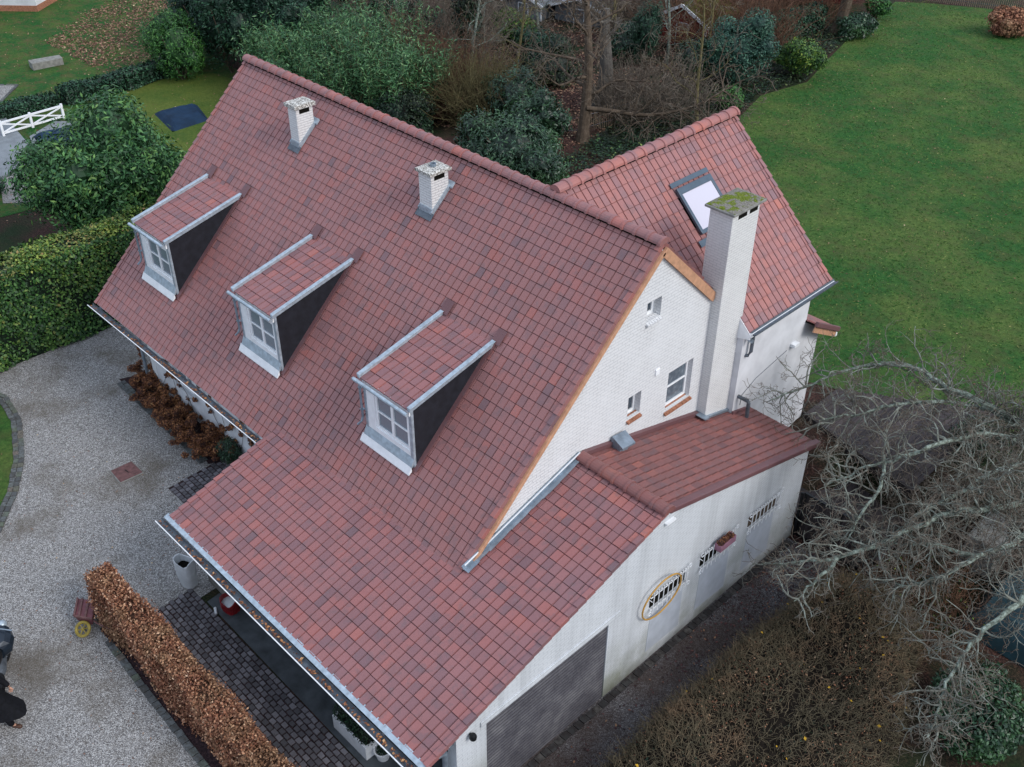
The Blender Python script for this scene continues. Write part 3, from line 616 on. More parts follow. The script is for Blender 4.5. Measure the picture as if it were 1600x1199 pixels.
for k, (a, b, z0, z1) in enumerate(GRW):
    mb = MB(); mb.box((2.335, a, z0), (2.352, b, z1)); g = mb.build('window_pane', M['dark_in' if k < 2 else 'bark_brown'], house)
    mb = MB()
    for zz in (z0+.02, z1+.02): mb.beam((2.43, a-.03, zz), (2.43, b+.03, zz), .014, .014)
    nb_ = 8
    for i in range(nb_):
        y = a+.05+(b-a-.1)*i/(nb_-1); mb.tube([(2.45, y, z0-.10), (2.45, y, z1+.15)], .011, 6)
        if i < nb_-1:
            y2 = y+(b-a-.1)/(nb_-1)*.5; c = []
            for t in range(13):
                an = t/12*2*math.pi*1.2; rr = .045*(1-.45*t/12); c.append((2.45, y2+rr*math.cos(an), z1+.09+rr*math.sin(an)))
            mb.tube(c, .007, 5)
    for sgn, yy in ((-1, a), (1, b)):
        for zc_ in (z0-.04, z1+.12):
            c = [(2.45, yy+sgn*(.05-.05*math.cos(t/10*2*math.pi)*.9), zc_+.055*math.sin(t/10*2*math.pi)) for t in range(10)]; mb.tube(c, .009, 5)
        mb.beam((2.37, yy, z0+.05), (2.45, yy, z0+.05), .014, .014); mb.beam((2.37, yy, z1-.1), (2.45, yy, z1-.1), .014, .014)
    gr = mb.build('window_grille', M['white'], house)
# wing walls and lean-to
mb = MB(); zw = lambda x: HW-TD*abs(x-WX)-.2
wall(mb, (.42, 0, 0), dy, nx_, 3.02, 5.95, 0, lambda y: 5.86, (), th=.3)
wall(mb, (.42, 0, 0), dy, nx_, 5.95, 6.75, 0, lambda y: 4.71-.55*(y-5.95), (), th=.3)
wall(mb, (0, 5.95, 0), (1, 0, 0), (0, 1, 0), -6.5, .41, 0, zw, (), brk=(WX,))
wall(mb, (0, 6.75, 0), (1, 0, 0), (0, 1, 0), -6.5, .41, 0, lambda x: 3.98, ())
wall(mb, (-6.5, 0, 0), dy, (-1, 0, 0), 5.0, 6.7, 0, lambda y: 4.0, ())
mb.build('wing_wall', M['plaster'], house)
ln = 1/math.sqrt(1+.55*.55)
tiles('lean_to_roof', M['tile_w'], (-6.3, 5.95, 4.80), (1, 0, 0), (0, ln, -.55*ln), (0, .55*ln, ln), 35, 5, house, gauge=.29, width=.2)
mb = MB(); slab(mb, [(-6.3, 5.95, 4.80), (.68, 5.95, 4.80), (.68, 7.15, 4.80-.66), (-6.3, 7.15, 4.80-.66)], (0, .55*ln, ln), o=-.02, t=.06); mb.build('lean_to_deck', M['dark_in'], house)
mb = MB(); mb.beam((.74, 5.93, 4.80), (.74, 7.22, 4.80-.71), .10, .14); mb.build('verge_capping', M['tile_s'], house, bevel=.02)
mb = MB(); mb.beam((.71, 5.93, 4.68), (.71, 7.15, 4.68-.67), .04, .26); mb.build('bargeboard', M['wood_o'], house)
mb = MB(); mb.box((.3, 7.16, 3.86), (.72, 7.24, 3.96)); mb.build('gutter', M['white'], house)

# bargeboards on the main gable
mb = MB()
for sg, ye in ((-1, -5.62), (1, 2.08)):
    n_ = Vector((0, sg*TA*nf, nf)); y0 = 0
    p = Vector((.045, 0, H))-Vector((0, 0, .245)); q = Vector((.045, ye, H-TA*abs(ye)-.245))
    if sg == 1: p += Vector((0, .0, 0)); mb.beam(p+Vector((0, 0, .015)), q, .07, .21, up=n_)
    else: mb.beam(p, q+Vector((0, 0, 0)), .07, .10, up=n_)
mb.build('bargeboard', M['wood_o'], house, bevel=.004)

# gutters: zinc drip strip, half-round trough with leaves, pale lip
def gutter(name, x0, x1, y, z, parent, r=.085, drip=.16):
    prof = []
    for k in range(9):
        an = math.pi+math.pi*k/8; prof.append((y-r-.01+math.cos(an)*r, z-.03+math.sin(an)*r))
    inner = [(a*1.0+(y-r-.01-a)*.12, b+.008) for a, b in prof[::-1]]
    mb = MB(); mb.prism(prof+inner, 0, x0, x1); g = mb.build(name, M['zinc_dark'], parent)
    mb = MB(); mb.tube([(x0, y-2*r-.012, z-.025), (x1, y-2*r-.012, z-.025)], .013, 8); mb.build('gutter_lip', M['white'], g)
    mb = MB(); rs = np.random.default_rng(3)
    L = int((x1-x0)*26)
    for i in range(L):
        x = x0+.05+(x1-x0-.1)*rs.random(); yy = y-r-.01+rs.normal(0, .025); zz = z-.075+rs.random()*.03; s_ = .02+.03*rs.random()
        a = rs.random()*6.28; dx, dy_ = math.cos(a)*s_, math.sin(a)*s_
        mb.face([(x-dx, yy-dy_, zz), (x+dy_*.6, yy-dx*.6, zz+.01), (x+dx, yy+dy_, zz+.004), (x-dy_*.6, yy+dx*.6, zz+.012)], 0, rs.random())
    mb.build('gutter_leaves', M['hydr'], g)
    return g
gutter('main_gutter', -15.60, -6.66, -6.10, 3.345, house)
mb = MB(); mb.beam((-15.5, -6.02, 3.33), (-6.66, -6.02, 3.33), .03, .12); mb.build('fascia', M['white'], house)
g = gutter('garage_gutter', -6.80, 2.52, -8.93, 2.665, house, r=.09)
mb = MB(); mb.hexa([(-6.75, -8.93, 2.665), (2.5, -8.93, 2.665), (2.5, -8.80, 2.70), (-6.75, -8.80, 2.70)], [(-6.75, -8.93, 2.673), (2.5, -8.93, 2.673), (2.5, -8.80, 2.715), (-6.75, -8.80, 2.715)]); mb.build('drip_flashing', M['zinc_pale'], house)
mb = MB(); mb.beam((-6.55, -8.78, 2.55), (2.36, -8.78, 2.55), .05, .16); mb.beam((2.40, -8.83, 2.60), (2.40, -8.06, 2.83), .03, .2); mb.build('garage_fascia', M['white'], house)
# flashing between gable and garage roof, and abutments
mb = MB(); rs = random.Random(2)
for k in range(22):
    y0 = -5.72+k*(3.42/22); y1 = y0+.175
    mb.beam((.10, y0, zg(y0)+.030), (.10, y1, zg(y1)+.042), .13+rs.uniform(-.03, .03), .012, up=nG)
mb.beam((.03, -5.75, zg(-5.75)+.09), (.03, -2.3, zg(-2.3)+.09), .02, .13)
mb.build('lead_flashing', M['zinc'], house)
mb = MB(); mb.beam((.05, -5.7, zg(-5.7)+.13), (.05, -2.3, zg(-2.3)+.13), .02, .02, up=(1, 0, 0)); mb.build('flashing_strip', M['white'], house)
mb = MB(); mb.beam((.05, -2.2, zb(-2.2)+.06), (.05, 3.0, zb(3.0)+.06), .10, .10); mb.beam((.45, 3.0, zb(3.0)+.03), (.45, 3.62, zb(3.62)+.03), .06, .08); mb.build('abutment_flashing', M['tile_s'], house)

# main external chimney
def chimney(name, x0, x1, y0, y1, zbot, ztop, cap, capmat, capo, vents, fl=None, mat='brick_c'):
    mb = MB(); mb.hexa([(x0, y0, zbot), (x1, y0, zbot), (x1, y1, zbot), (x0, y1, zbot)], [(x0, y0, ztop), (x1, y0, ztop), (x1, y1, ztop), (x0, y1, ztop)])
    c = mb.build(name, M[mat], house, bevel=.008)
    mb = MB()
    nxs = 12
    # cap as a slightly irregular slab
    X0, X1, Y0, Y1 = x0-capo, x1+capo, y0-capo, y1+capo; rs = random.Random(int(abs(x0)*100))
    g = [[(X0+(X1-X0)*i/nxs+rs.uniform(-.004, .004), Y0+(Y1-Y0)*j/nxs+rs.uniform(-.004, .004), ztop+cap+(.02 if 0 < i < nxs and 0 < j < nxs else 0)+rs.uniform(0, .012)) for i in range(nxs+1)] for j in range(nxs+1)]
    for j in range(nxs):
        for i in range(nxs): mb.face([g[j][i], g[j][i+1], g[j+1][i+1], g[j+1][i]])
    ring = [g[0][i] for i in range(nxs)]+[g[j][nxs] for j in range(nxs)]+[g[nxs][i] for i in range(nxs, 0, -1)]+[g[j][0] for j in range(nxs, 0, -1)]
    for k in range(len(ring)):
        p, q = ring[k], ring[(k+1) % len(ring)]; mb.face([(p[0], p[1], ztop), (q[0], q[1], ztop), q, p])
    mb.face([(X0, Y0, ztop), (X0, Y1, ztop), (X1, Y1, ztop), (X1, Y0, ztop)])
    mb.build('chimney_cap', M[capmat], c)
    for (a, b, z0, z1) in vents:
        mb = MB(); mb.box((x1-.05, a, z0), (x1+.003, b, z1)); mb.build('flue_opening', M['dark_in'], c)
    return c
c = chimney('chimney', -.356, .256, 2.07, 3.08, 0, 9.08, .0, 'moss', .07, [(2.28, 2.60, 8.90, 9.02), (2.70, 3.0, 8.90, 9.02)])
mb = MB(); mb.box((-.45, 1.97, 9.082), (.35, 3.18, 9.14)); mb.build('cap_edge', M['concstone'], c, bevel=.01)
for o in list(c.children):
    if o.name.startswith('chimney_cap'): o.location.z += .062
mb = MB(); mb.beam((.24, 1.98, zb(1.98)+.05), (.36, 1.98, zb(1.98)+.03), .02, .05); mb.hexa([(-.02, 1.90, zb(1.9)+.05), (.38, 1.90, zb(1.9)+.05), (.40, 2.07, zb(2.07)+.05), (-.02, 2.07, zb(2.07)+.05)], [(-.02, 1.90, zb(1.9)+.075), (.38, 1.90, zb(1.9)+.075), (.40, 2.07, zb(2.07)+.12), (-.02, 2.07, zb(2.07)+.12)]); mb.beam((.29, 2.07, zb(2.07)+.05), (.29, 3.1, zb(3.1)+.05), .07, .06)
mb.build('chimney_flashing', M['zinc'], house)
# two small chimneys on the front slope
for k, (x0, x1, y0, y1, zt_) in enumerate(((-11.70, -11.32, -1.22, -.69, 9.05), (-6.36, -5.91, -1.22, -.68, 8.98))):
    c = chimney('roof_chimney', x0, x1, y0, y1, H-TA*abs(y0)-.3, zt_, .09 if k == 0 else .06, 'lichcap', .06, [(y0+.1, y0+.42, zt_-.15, zt_-.03)])
    mb = MB()
    z0, z1 = H-TA*abs(y0), H-TA*abs(y1)
    mb.beam((x0-.01, y0-.015, z0+.07), (x1+.01, y0-.015, z0+.07), .02, .16)
    mb.beam((x1+.015, y0-.02, z0+.04), (x1+.015, y1+.05, z1+.04+.05), .02, .10)
    mb.beam((x0-.015, y0-.02, z0+.04), (x0-.015, y1+.05, z1+.04+.05), .02, .10)
    mb.hexa([(x0-.12, y1, z1+.03), (x1+.12, y1, z1+.03), (x1+.12, y1+.1, z1+.13), (x0-.12, y1+.1, z1+.13)], [(x0-.12, y1, z1+.07), (x1+.12, y1, z1+.07), (x1+.12, y1+.1, z1+.17), (x0-.12, y1+.1, z1+.17)])
    mb.build('chimney_flashing', M['zinc_pale'], c)
    mb = MB(); mb.hexa([(x0-.06, y0-.13, z0-.125+.015), (x1+.06, y0-.13, z0-.125+.015), (x1+.06, y0, z0+.02), (x0-.06, y0, z0+.02)], [(x0-.06, y0-.13, z0-.125+.022), (x1+.06, y0-.13, z0-.125+.022), (x1+.06, y0, z0+.03), (x0-.06, y0, z0+.03)]); mb.build('lead_apron', M['zinc_dark'], c)
    if k == 1:
        mb = MB(); cx, cy = (x0+x1)/2-.02, (y0+y1)/2+.02; mb.lathe((cx, cy, zt_+.07), [(.075, 0), (.075, .09), (.06, .09), (.055, .0)], 14); mb.build('flue_pipe', M['zinc'], c)

# ------------------------------------------------------------------ dormers
def dormer(dx):
    x0, x1 = dx+.05, dx+1.68; yf = -4.95; zt_f, zt_b = 6.13, 6.67; yb = -2.62
    zroof = lambda y: H-TA*abs(y)
    zd = lambda y: 6.10+(6.66-6.10)*(y+5.02)/(2.4)
    mb = MB()
    # front surround
    wall(mb, (0, yf, 0), (1, 0, 0), (0, -1, 0), x0, x1, zroof(yf)-.05, lambda x: zd(yf)-.06, [(x0+.34, x1-.13, 4.88, 5.82)], th=.12)
    d_ = mb.build('dormer', M['white'], house)
    # cheeks
    for xa, xb_ in ((x0-.003, x0+.10), (x1-.10, x1+.003)):
        mb = MB(); mb.prism([(yf+.03, zroof(yf+.03)-.04), (yf+.03, zd(yf+.03)-.07), (-2.72, zd(-2.72)-.07), (-2.72, zroof(-2.72)-.06)], 0, xa, xb_)
        mb.build('dormer_cheek', M['slate'], d_)
    mb = MB(); mb.box((x1-.09, yf-.012, zroof(yf)), (x1+.012, yf+.045, zd(yf)-.06)); mb.build('corner_trim', M['zinc_pale'], d_); mb = MB(); mb.box((x0-.012, yf-.012, zroof(yf)), (x0+.06, yf+.045, zd(yf)-.06)); mb.build('corner_trim', M['zinc_pale'], d_)
    # roof
    sl_ = (6.66-6.10)/2.4; k = 1/math.sqrt(1+sl_*sl_); n_ = (0, -sl_*k, k); v_ = (0, -k, -sl_*k)
    W_ = x1-x0+.02; nu_ = 8
    tiles('dormer_roof', M['tile_g'], (x0-.01, -2.55, zd(-2.55)-.01), (1, 0, 0), v_, n_, nu_, 9, d_, gauge=2.47/k/9, width=W_/nu_)
    mb = MB(); slab(mb, [(x0, -2.55, zd(-2.55)), (x0, -5.0, zd(-5.0)), (x1, -5.0, zd(-5.0)), (x1, -2.55, zd(-2.55))], n_, t=.05, o=-.03); mb.build('dormer_deck', M['white'], d_)
    for x in (x0-.035, x1+.045):
        mb = MB(); mb.beam((x, -5.05, zd(-5.05)+.03), (x, -2.60, zd(-2.60)+.03), .075, .09); mb.beam((x, -5.05, zd(-5.05)+.088), (x, -2.60, zd(-2.60)+.088), .11, .016)
        mb.build('verge_trim', M['zinc_pale'], d_, bevel=.004)
    mb = MB(); mb.tube([(x0-.16, -5.10, zd(-5.10)-.045), (x1+.05, -5.10, zd(-5.10)-.045)], .045, 10); mb.build('gutter', M['zinc_pale'], d_)
    mb = MB(); mb.box((x0+.02, -5.0, zd(-5.0)-.19), (x1-.01, -4.965, zd(-5.0)-.01)); mb.build('fascia', M['white'], d_)
    mb = MB(); mb.tube([(x0-.06, -5.08, zd(-5.1)-.05), (x0-.05, -5.03, zd(-5.1)-.18), (x0-.05, -5.02, 5.0), (x0-.05, -5.06, 4.9), (x0-.12, -5.12, 4.80)], .028, 8)
    for z in (5.8, 5.2): mb.box((x0-.09, -5.055, z), (x0+.0, -4.97, z+.025))
    mb.build('downpipe', M['zinc'], d_, smooth=False)
    # sill and apron
    mb = MB(); mb.hexa([(x0-.04, -5.04, 4.50), (x1+.0, -5.04, 4.50), (x1+.0, -4.93, 4.60), (x0-.04, -4.93, 4.60)], [(x0-.04, -5.04, 4.55), (x1+.0, -5.04, 4.55), (x1+.0, -4.93, 4.80), (x0-.04, -4.93, 4.80)]); mb.build('sill', M['zinc_pale'], d_)
    mb = MB(); mb.hexa([(x0-.12, -5.11, zroof(-5.11)+.02), (x1-.02, -5.11, zroof(-5.11)+.02), (x1+.0, -5.03, zroof(-5.03)+.03), (x0-.08, -5.03, zroof(-5.03)+.03)], [(x0-.12, -5.11, zroof(-5.11)+.04), (x1-.02, -5.11, zroof(-5.11)+.04), (x1+.0, -5.035, 4.555), (x0-.08, -5.035, 4.555)]); mb.build('apron', M['white'], d_)
    window(d_, (0, yf, 0), (1, 0, 0), (0, -1, 0), x0+.34, x1-.13, 4.88, 5.82, depth=.05, fr=.07, mull=1, bars=1)
    # side flashing against the slope and lead pads at the top
    mb = MB()
    for x in (x1+.05,):
        mb.beam((x, -5.0, zroof(-5.0)+.035), (x, -2.6, zroof(-2.6)+.035), .13, .02, up=nF)
    mb.build('side_flashing', M['tile_s'], d_)
    for x in (x0-.02, x1+.06):
        mb = MB(); mb.beam((x+.03, -2.62, zroof(-2.62)+.03), (x+.03, -2.36, zroof(-2.36)+.03), .26, .012, up=nF)
        mb.build('lead_pad', M['tile_s'], d_)
for dx in DORM: dormer(dx)

# skylight on the wing
mb = MB(); Pw = lambda x, y, h=0: (x+nW[0]*h, y, HW-TD*(x-WX)+nW[2]*h)
def wbeam(mb, x0, y0, x1, y1, w_, t, h): mb.beam(Pw(x0, y0, h), Pw(x1, y1, h), w_, t, up=nW)
ys0, ys1, xs0, xs1 = 3.20, 4.50, -2.17, -1.32
wbeam(mb, xs0+.05, ys0, xs0+.05, ys1, .17, .08, .05); wbeam(mb, xs1, ys0, xs1, ys1, .10, .08, .05)
wbeam(mb, xs0, ys0+.04, xs1, ys0+.04, .09, .075, .05); wbeam(mb, xs0, ys1-.04, xs1, ys1-.04, .09, .075, .05)
sk = mb.build('skylight', M['sky_frame'], house, bevel=.01)
mb = MB(); wbeam(mb, (xs0+xs1)/2+.05, ys0+.09, (xs0+xs1)/2+.05, ys1-.09, 1.02, .02, .06); mb.build('pane', M['skyglass'], sk)
mb = MB(); wbeam(mb, xs0-.10, ys0-.08, xs0-.10, ys1+.05, .12, .02, .025); mb.build('flashing', M['sky_frame'], sk); mb = MB(); wbeam(mb, xs1+.17, ys0-.20, xs1+.17, ys1+.1, .16, .02, .02); mb.build('flashing', M['sky_frame'], sk)
# roof vent box, downpipes, lamp, camera dome
mb = MB(); zq = zb(-1.0)
mb.hexa([(.06, -1.25, zq+.28), (.42, -1.3, zq+.16), (.42, -.85, zq+.10), (.06, -.80, zq+.22)], [(.06, -1.25, zq+.33), (.42, -1.3, zq+.22), (.42, -.85, zq+.16), (.06, -.80, zq+.28)])
mb.hexa([(.04, -1.28, zq+.05), (.34, -1.28, zq-.0), (.34, -1.0, zq-.02), (.04, -1.0, zq+.0)], [(.04, -1.24, zq+.30), (.30, -1.24, zq+.20), (.30, -.95, zq+.17), (.04, -.95, zq+.24)])
mb.build('roof_vent', M['zinc'], house, bevel=.01)
mb = MB(); mb.tube([(.29, 3.14, 5.55), (.62, 3.12, 5.50)], .05, 10); mb.build('hopper', M['zinc'], house)
mb = MB(); mb.tube([(.52, 3.28, 5.70), (.52, 3.28, 5.10), (.48, 3.24, 4.98), (.20, 3.14, 4.92)], .045, 10); mb.build('downpipe', M['zinc_dark'], house)
mb = MB(); mb.tube([(.26, 3.18, 3.75), (.70, 3.22, 3.72), (.72, 3.24, 3.66), (.72, 3.26, 3.15)], .05, 10); mb.build('downpipe', M['zinc_dark'], house)
mb = MB(); mb.tube([(-15.25, -5.18, 0), (-15.25, -5.18, 2.9), (-15.3, -6.1, 3.25)], .05, 10); mb.build('downpipe', M['zinc'], house)
mb = MB(); mb.tube([(2.2, -8.2, .05), (2.2, -8.2, 2.2), (2.2, -8.85, 2.55)], .06, 12); mb.build('downpipe', M['zinc'], house)
mb = MB(); mb.box((.42, 5.35, 4.22), (.56, 5.58, 4.32)); mb.build('wall_lamp', M['white'], house, bevel=.01)
mb = MB(); mb.lathe((2.47, -7.72, 2.50), [(.0, .09), (.06, .075), (.075, .03), (.07, -.03), (.03, -.06), (0, -.065)], 14); mb.beam((2.37, -7.72, 2.52), (2.46, -7.72, 2.52), .04, .04); mb.build('security_lamp', M['black'], house)
mb = MB(); mb.tube([(.43, 5.2, 4.18), (.43, 3.9, 3.95), (.43, 3.35, 3.70), (.43, 3.33, 3.4)], .008, 5); mb.build('cable', M['zinc_dark'], house)
mb = MB(); mb.box((2.373, -2.2, 4.24), (2.45, -1.9, 4.28)); mb.build('ridge_bracket', M['white'], house)

# ================================================================== vegetation
def rot_quads(C, N, size, asp=.45, spread=.8, rg=rng, up_bias=0.0, curl=.0):
    """leaf quads (diamond) at C with normals about N"""
    n = len(C); N = N+rg.normal(0, spread, (n, 3)); N[:, 2] += up_bias; N /= np.linalg.norm(N, axis=1)[:, None]+1e-9
    T = rg.normal(0, 1, (n, 3)); T -= (T*N).sum(1)[:, None]*N; T /= np.linalg.norm(T, axis=1)[:, None]+1e-9
    B = np.cross(N, T); s = (size*rg.uniform(.6, 1.35, n))[:, None]; w = s*asp
    V = np.empty((n, 4, 3)); V[:, 0] = C-T*s*.5; V[:, 1] = C+B*w*.5+N*s*curl; V[:, 2] = C+T*s*.5; V[:, 3] = C-B*w*.5+N*s*curl
    return V.reshape(-1, 3), np.arange(n*4).reshape(-1, 4)
def blob_mesh(parts, scale=.88, seg=14):
    """lumpy solid cores inside a crown (parts: list of centre, radii)"""
    V = []; F = []
    for c, r in parts:
        b = len(V); c = np.array(c); r = np.array(r)*scale
        for i in range(seg//2+1):
            th = math.pi*i/(seg//2)
            for j in range(seg):
                ph = 2*math.pi*j/seg; k = 1+.10*math.sin(5*ph+3*i)+.08*math.sin(3*th*2+j)
                V.append(c+r*k*np.array([math.sin(th)*math.cos(ph), math.sin(th)*math.sin(ph), math.cos(th)]))
        for i in range(seg//2):
            for j in range(seg): F.append((b+i*seg+j, b+(i+1)*seg+j, b+(i+1)*seg+(j+1) % seg, b+i*seg+(j+1) % seg))
    return np.array(V), np.array(F)
def merge(L):
    V = []; F = []; o = 0; r = []
    for v, f, q in L: V.append(v); F.append(f+o); o += len(v); r.append(q)
    return np.concatenate(V), np.concatenate(F), np.concatenate(r)
def crown_parts(c, r, n, rg, lump=.42, flat=1.0):
    parts = [(np.array(c), np.array(r)*.72)]
    for i in range(n):
        d = rg.normal(0, 1, 3); d /= np.linalg.norm(d); d[2] = d[2]*.9+.1
        k = rg.uniform(.5, .72); parts.append((np.array(c)+d*np.array(r)*k, np.array(r)*rg.uniform(lump*.6, lump)))
    return parts
def foliage(name, parts, nleaf, size, mat, parent, asp=.45, spread=.6, rg=rng, zmin=0, shell=.22, up_bias=.3, core=True, clump=0, curl=0):
    vol = np.array([p[1][0]*p[1][1]+p[1][0]*p[1][2] for p in parts]); cnt = (vol/vol.sum()*nleaf).astype(int); L = []
    for (c, r), k in zip(parts, cnt):
        k = max(k, 4); d = rg.normal(0, 1, (k, 3)); d /= np.linalg.norm(d, axis=1)[:, None]
        if clump: # gather leaves into tufts
            cd_ = rg.normal(0, 1, (max(3, k//clump), 3)); cd_ /= np.linalg.norm(cd_, axis=1)[:, None]
            d = cd_[rg.integers(0, len(cd_), k)]+rg.normal(0, .13, (k, 3)); d /= np.linalg.norm(d, axis=1)[:, None]
        rad = 1+rg.normal(0, shell*.4, k)-rg.random(k)*shell*.5
        C = c+d*r*rad[:, None]; C = C[C[:, 2] > zmin+.03]; dd = (C-c)/r
        V, F = rot_quads(C, dd/(np.linalg.norm(dd, axis=1)[:, None]+1e-9), size, asp, spread, rg, up_bias, curl)
        L.append((V, F, rg.random(len(F))*.8+.2*rg.random()))
    if core:
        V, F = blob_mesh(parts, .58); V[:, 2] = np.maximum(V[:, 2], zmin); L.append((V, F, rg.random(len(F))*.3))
    V, F, r = merge(L); return link(name, npmesh(name, V, F, r), mat, parent)
def tubes(segs, sides=3):
    """segs (n,8): p0 xyz, p1 xyz, r0, r1"""
    A = np.asarray(segs, float); P, Q = A[:, :3], A[:, 3:6]; d = Q-P; d /= np.linalg.norm(d, axis=1)[:, None]+1e-9
    ref = np.where(np.abs(d[:, 2:3]) > .9, np.array([[1., 0, 0]]), np.array([[0, 0, 1.]])); a = np.cross(d, ref); a /= np.linalg.norm(a, axis=1)[:, None]+1e-9; b = np.cross(d, a)
    V = np.empty((len(A), 2, sides, 3))
    for j in range(sides):
        t = 2*math.pi*j/sides; o = a*math.cos(t)+b*math.sin(t); V[:, 0, j] = P+o*A[:, 6:7]; V[:, 1, j] = Q+o*A[:, 7:8]
    f = np.array([(j, (j+1) % sides, sides+(j+1) % sides, sides+j) for j in range(sides)]); F = (f[None]+(np.arange(len(A))*2*sides)[:, None, None]).reshape(-1, 4)
    return V.reshape(-1, 3), F
def curvy(p, d, L, r0, r1, n, rs, wob=.25, grav=0.0):
    """one curving branch: list of segments and its points"""
    p = np.array(p, float); d = np.array(d, float); d /= np.linalg.norm(d); S_ = []; pts = [p.copy()]
    for i in range(n):
        d = d+rs.normal(0, wob, 3); d[2] += grav; d /= np.linalg.norm(d); q = p+d*L/n
        a = r0+(r1-r0)*i/n; b = r0+(r1-r0)*(i+1)/n; S_.append((*p, *q, a, b)); p = q; pts.append(p.copy())
    return S_, pts, d
def branchy(p, d, L, r, lev, rs, big, small, kids=(5, 6, 5), ratio=.55, wob=.18, ang=.8, grav=.02, nseg=6):
    S_, pts, de = curvy(p, d, L, r, r*.35, nseg, rs, wob, grav); (big if lev > 0 else small).extend(S_)
    if lev == 0: return
    nk = kids[min(lev, len(kids))-1]
    for i in range(nk):
        t = rs.uniform(.25, 1.0); k = min(int(t*nseg), nseg-1); q = pts[k]*(1-(t*nseg-k))+pts[k+1]*(t*nseg-k) if k < nseg else pts[-1]
        dd = (pts[k+1]-pts[k]); dd /= np.linalg.norm(dd); o = rs.normal(0, 1, 3); o -= o.dot(dd)*dd; o /= np.linalg.norm(o)+1e-9
        nd = dd*math.cos(ang)+o*math.sin(ang); nd[2] += .12
        branchy(q, nd, L*ratio*rs.uniform(.6, 1.15), max(r*(1-t*.6)*.5, .006), lev-1, rs, big, small, kids, ratio, wob*1.15, ang, grav, max(3, nseg-1))
def shrub(name, c, r, label, cat, mat, nleaf, size, seed=1, lumps=9, group=None, z0=0, asp=.45, spread=.6, stem='bark_brown', **kw):
    rg = np.random.default_rng(seed); root = empty(name, (c[0], c[1], z0), label, cat, group)
    parts = crown_parts(c, r, lumps, rg)
    foliage('foliage', parts, nleaf, size, M[mat], root, asp, spread, rg, z0, **kw)
    S_ = []
    for i in range(5):
        a = rg.random()*6.28; s_, _, _ = curvy((c[0]+.03*math.cos(a), c[1]+.03*math.sin(a), z0-.05), (math.cos(a)*.4, math.sin(a)*.4, 1), c[2]-z0+r[2]*.5, .05, .02, 5, rg, .12); S_ += s_
    V, F = tubes(S_, 5); link('stem', npmesh('stem', V, F), M[stem], root)
    return root
# --- left: big laurel, clipped hedge behind the drive
shrub('laurel_bush', (-24.3, -1.5, 2.9), (3.0, 3.3, 3.1), 'big dark green laurel bush rising above the clipped hedge at left', 'bush', 'laurel', 42000, .2, 11, 16, asp=.36, spread=.55, clump=14, shell=.35)
def hedge(name, path, width, h, label, mat, core, nper, size, seed, top_mat=None, twigs=0, asp=.6, z0=0, bulge=.12, spread=.6, curl=0, group=None, lean=0):
    """clipped hedge along a polyline: leaves on its faces over a twiggy core"""
    rg = np.random.default_rng(seed); root = empty(name, (path[0][0], path[0][1], z0), label, 'hedge', group)
    Ls = []; Lt = []; mb = MB()
    for (a, b) in zip(path, path[1:]):
        a, b = np.array(a, float), np.array(b, float); d = b-a; L = np.linalg.norm(d); d /= L; s_ = np.array([-d[1], d[0]])
        ins = .10; q = [a+s_*(width/2-ins), a-s_*(width/2-ins), b-s_*(width/2-ins), b+s_*(width/2-ins)]
        mb.hexa([(*t, z0) for t in q], [(*(t*.5+((a+b)/2+(t-(a+b)/2)*.97)*.5), z0+h-ins) for t in q])
        def put(n, kind):
            t = rg.random(n)*L; ph = t*1.3
            if kind == 'top': w_ = rg.uniform(-.5, .5, n)*width; z = np.full(n, z0+h)+bulge*np.sin(ph*2.1)*np.cos(w_*3)*.6-.25*np.maximum(0, np.abs(w_)/width-.35)*2; N = np.tile([0, 0, 1.], (n, 1))
            else:
                sg = 1 if kind == 'l' else -1; z = z0+.05+rg.random(n)*h; w_ = sg*(width/2+bulge*np.sin(ph*1.7+z*2)*.5-.10*np.maximum(0, z-z0-h*.8)/h*5*.3)*np.ones(n); N = np.tile([s_[0]*sg, s_[1]*sg, .2], (n, 1))
            jit = rg.normal(0, .045, n)-np.abs(rg.normal(0, .05, n)); w_ = w_+(jit*np.sign(w_) if kind != 'top' else 0); z = z+(jit if kind == 'top' else 0)
            xy = a[None]+d[None]*t[:, None]+s_[None]*w_[:, None]; C = np.concatenate([xy, z[:, None]], 1)
            V, F = rot_quads(C, N, size, asp, spread, rg, .25, curl); return (V, F, rg.random(len(F)))
        (Lt if top_mat else Ls).append(put(int(nper*L*width), 'top')); Ls.append(put(int(nper*L*h), 'l')); Ls.append(put(int(nper*L*h), 'r'))
    for e, dd in ((path[0], -1), (path[-1], 1)):                      # ends
        e = np.array(e, float); n = int(nper*width*h*1.3); w_ = rg.uniform(-.5, .5, n)*width; z = z0+rg.random(n)*h
        xy = e[None]+(d*dd)[None]*(rg.normal(0, .06, n)+.03)[:, None]+s_[None]*w_[:, None]; V, F = rot_quads(np.concatenate([xy, z[:, None]], 1), np.tile([d[0]*dd, d[1]*dd, .2], (n, 1)), size, asp, spread, rg, .2, curl); Ls.append((V, F, rg.random(len(F))))
    V, F, r = merge(Ls); link('leaves', npmesh('leaves', V, F, r), M[mat], root)
    if top_mat: V, F, r = merge(Lt); link('top_leaves', npmesh('top_leaves', V, F, r), M[top_mat], root)
    mb.build('twig_core', M[core], root)
    return root
M['core_green'] = simple('hedge inner twigs', '18241a', .9, .1, var=.4, sc=12, bump=.6)
hedge('clipped_hedge', [(-20.1, -16.5), (-20.05, -9), (-20.0, -4), (-19.95, .5)], 1.55, 3.15, 'tall clipped green hedge with yellowing top along the left of the gravel drive', 'hedge_l', 'core_green', 560, .115, 5, 'hedge_y', bulge=.2)
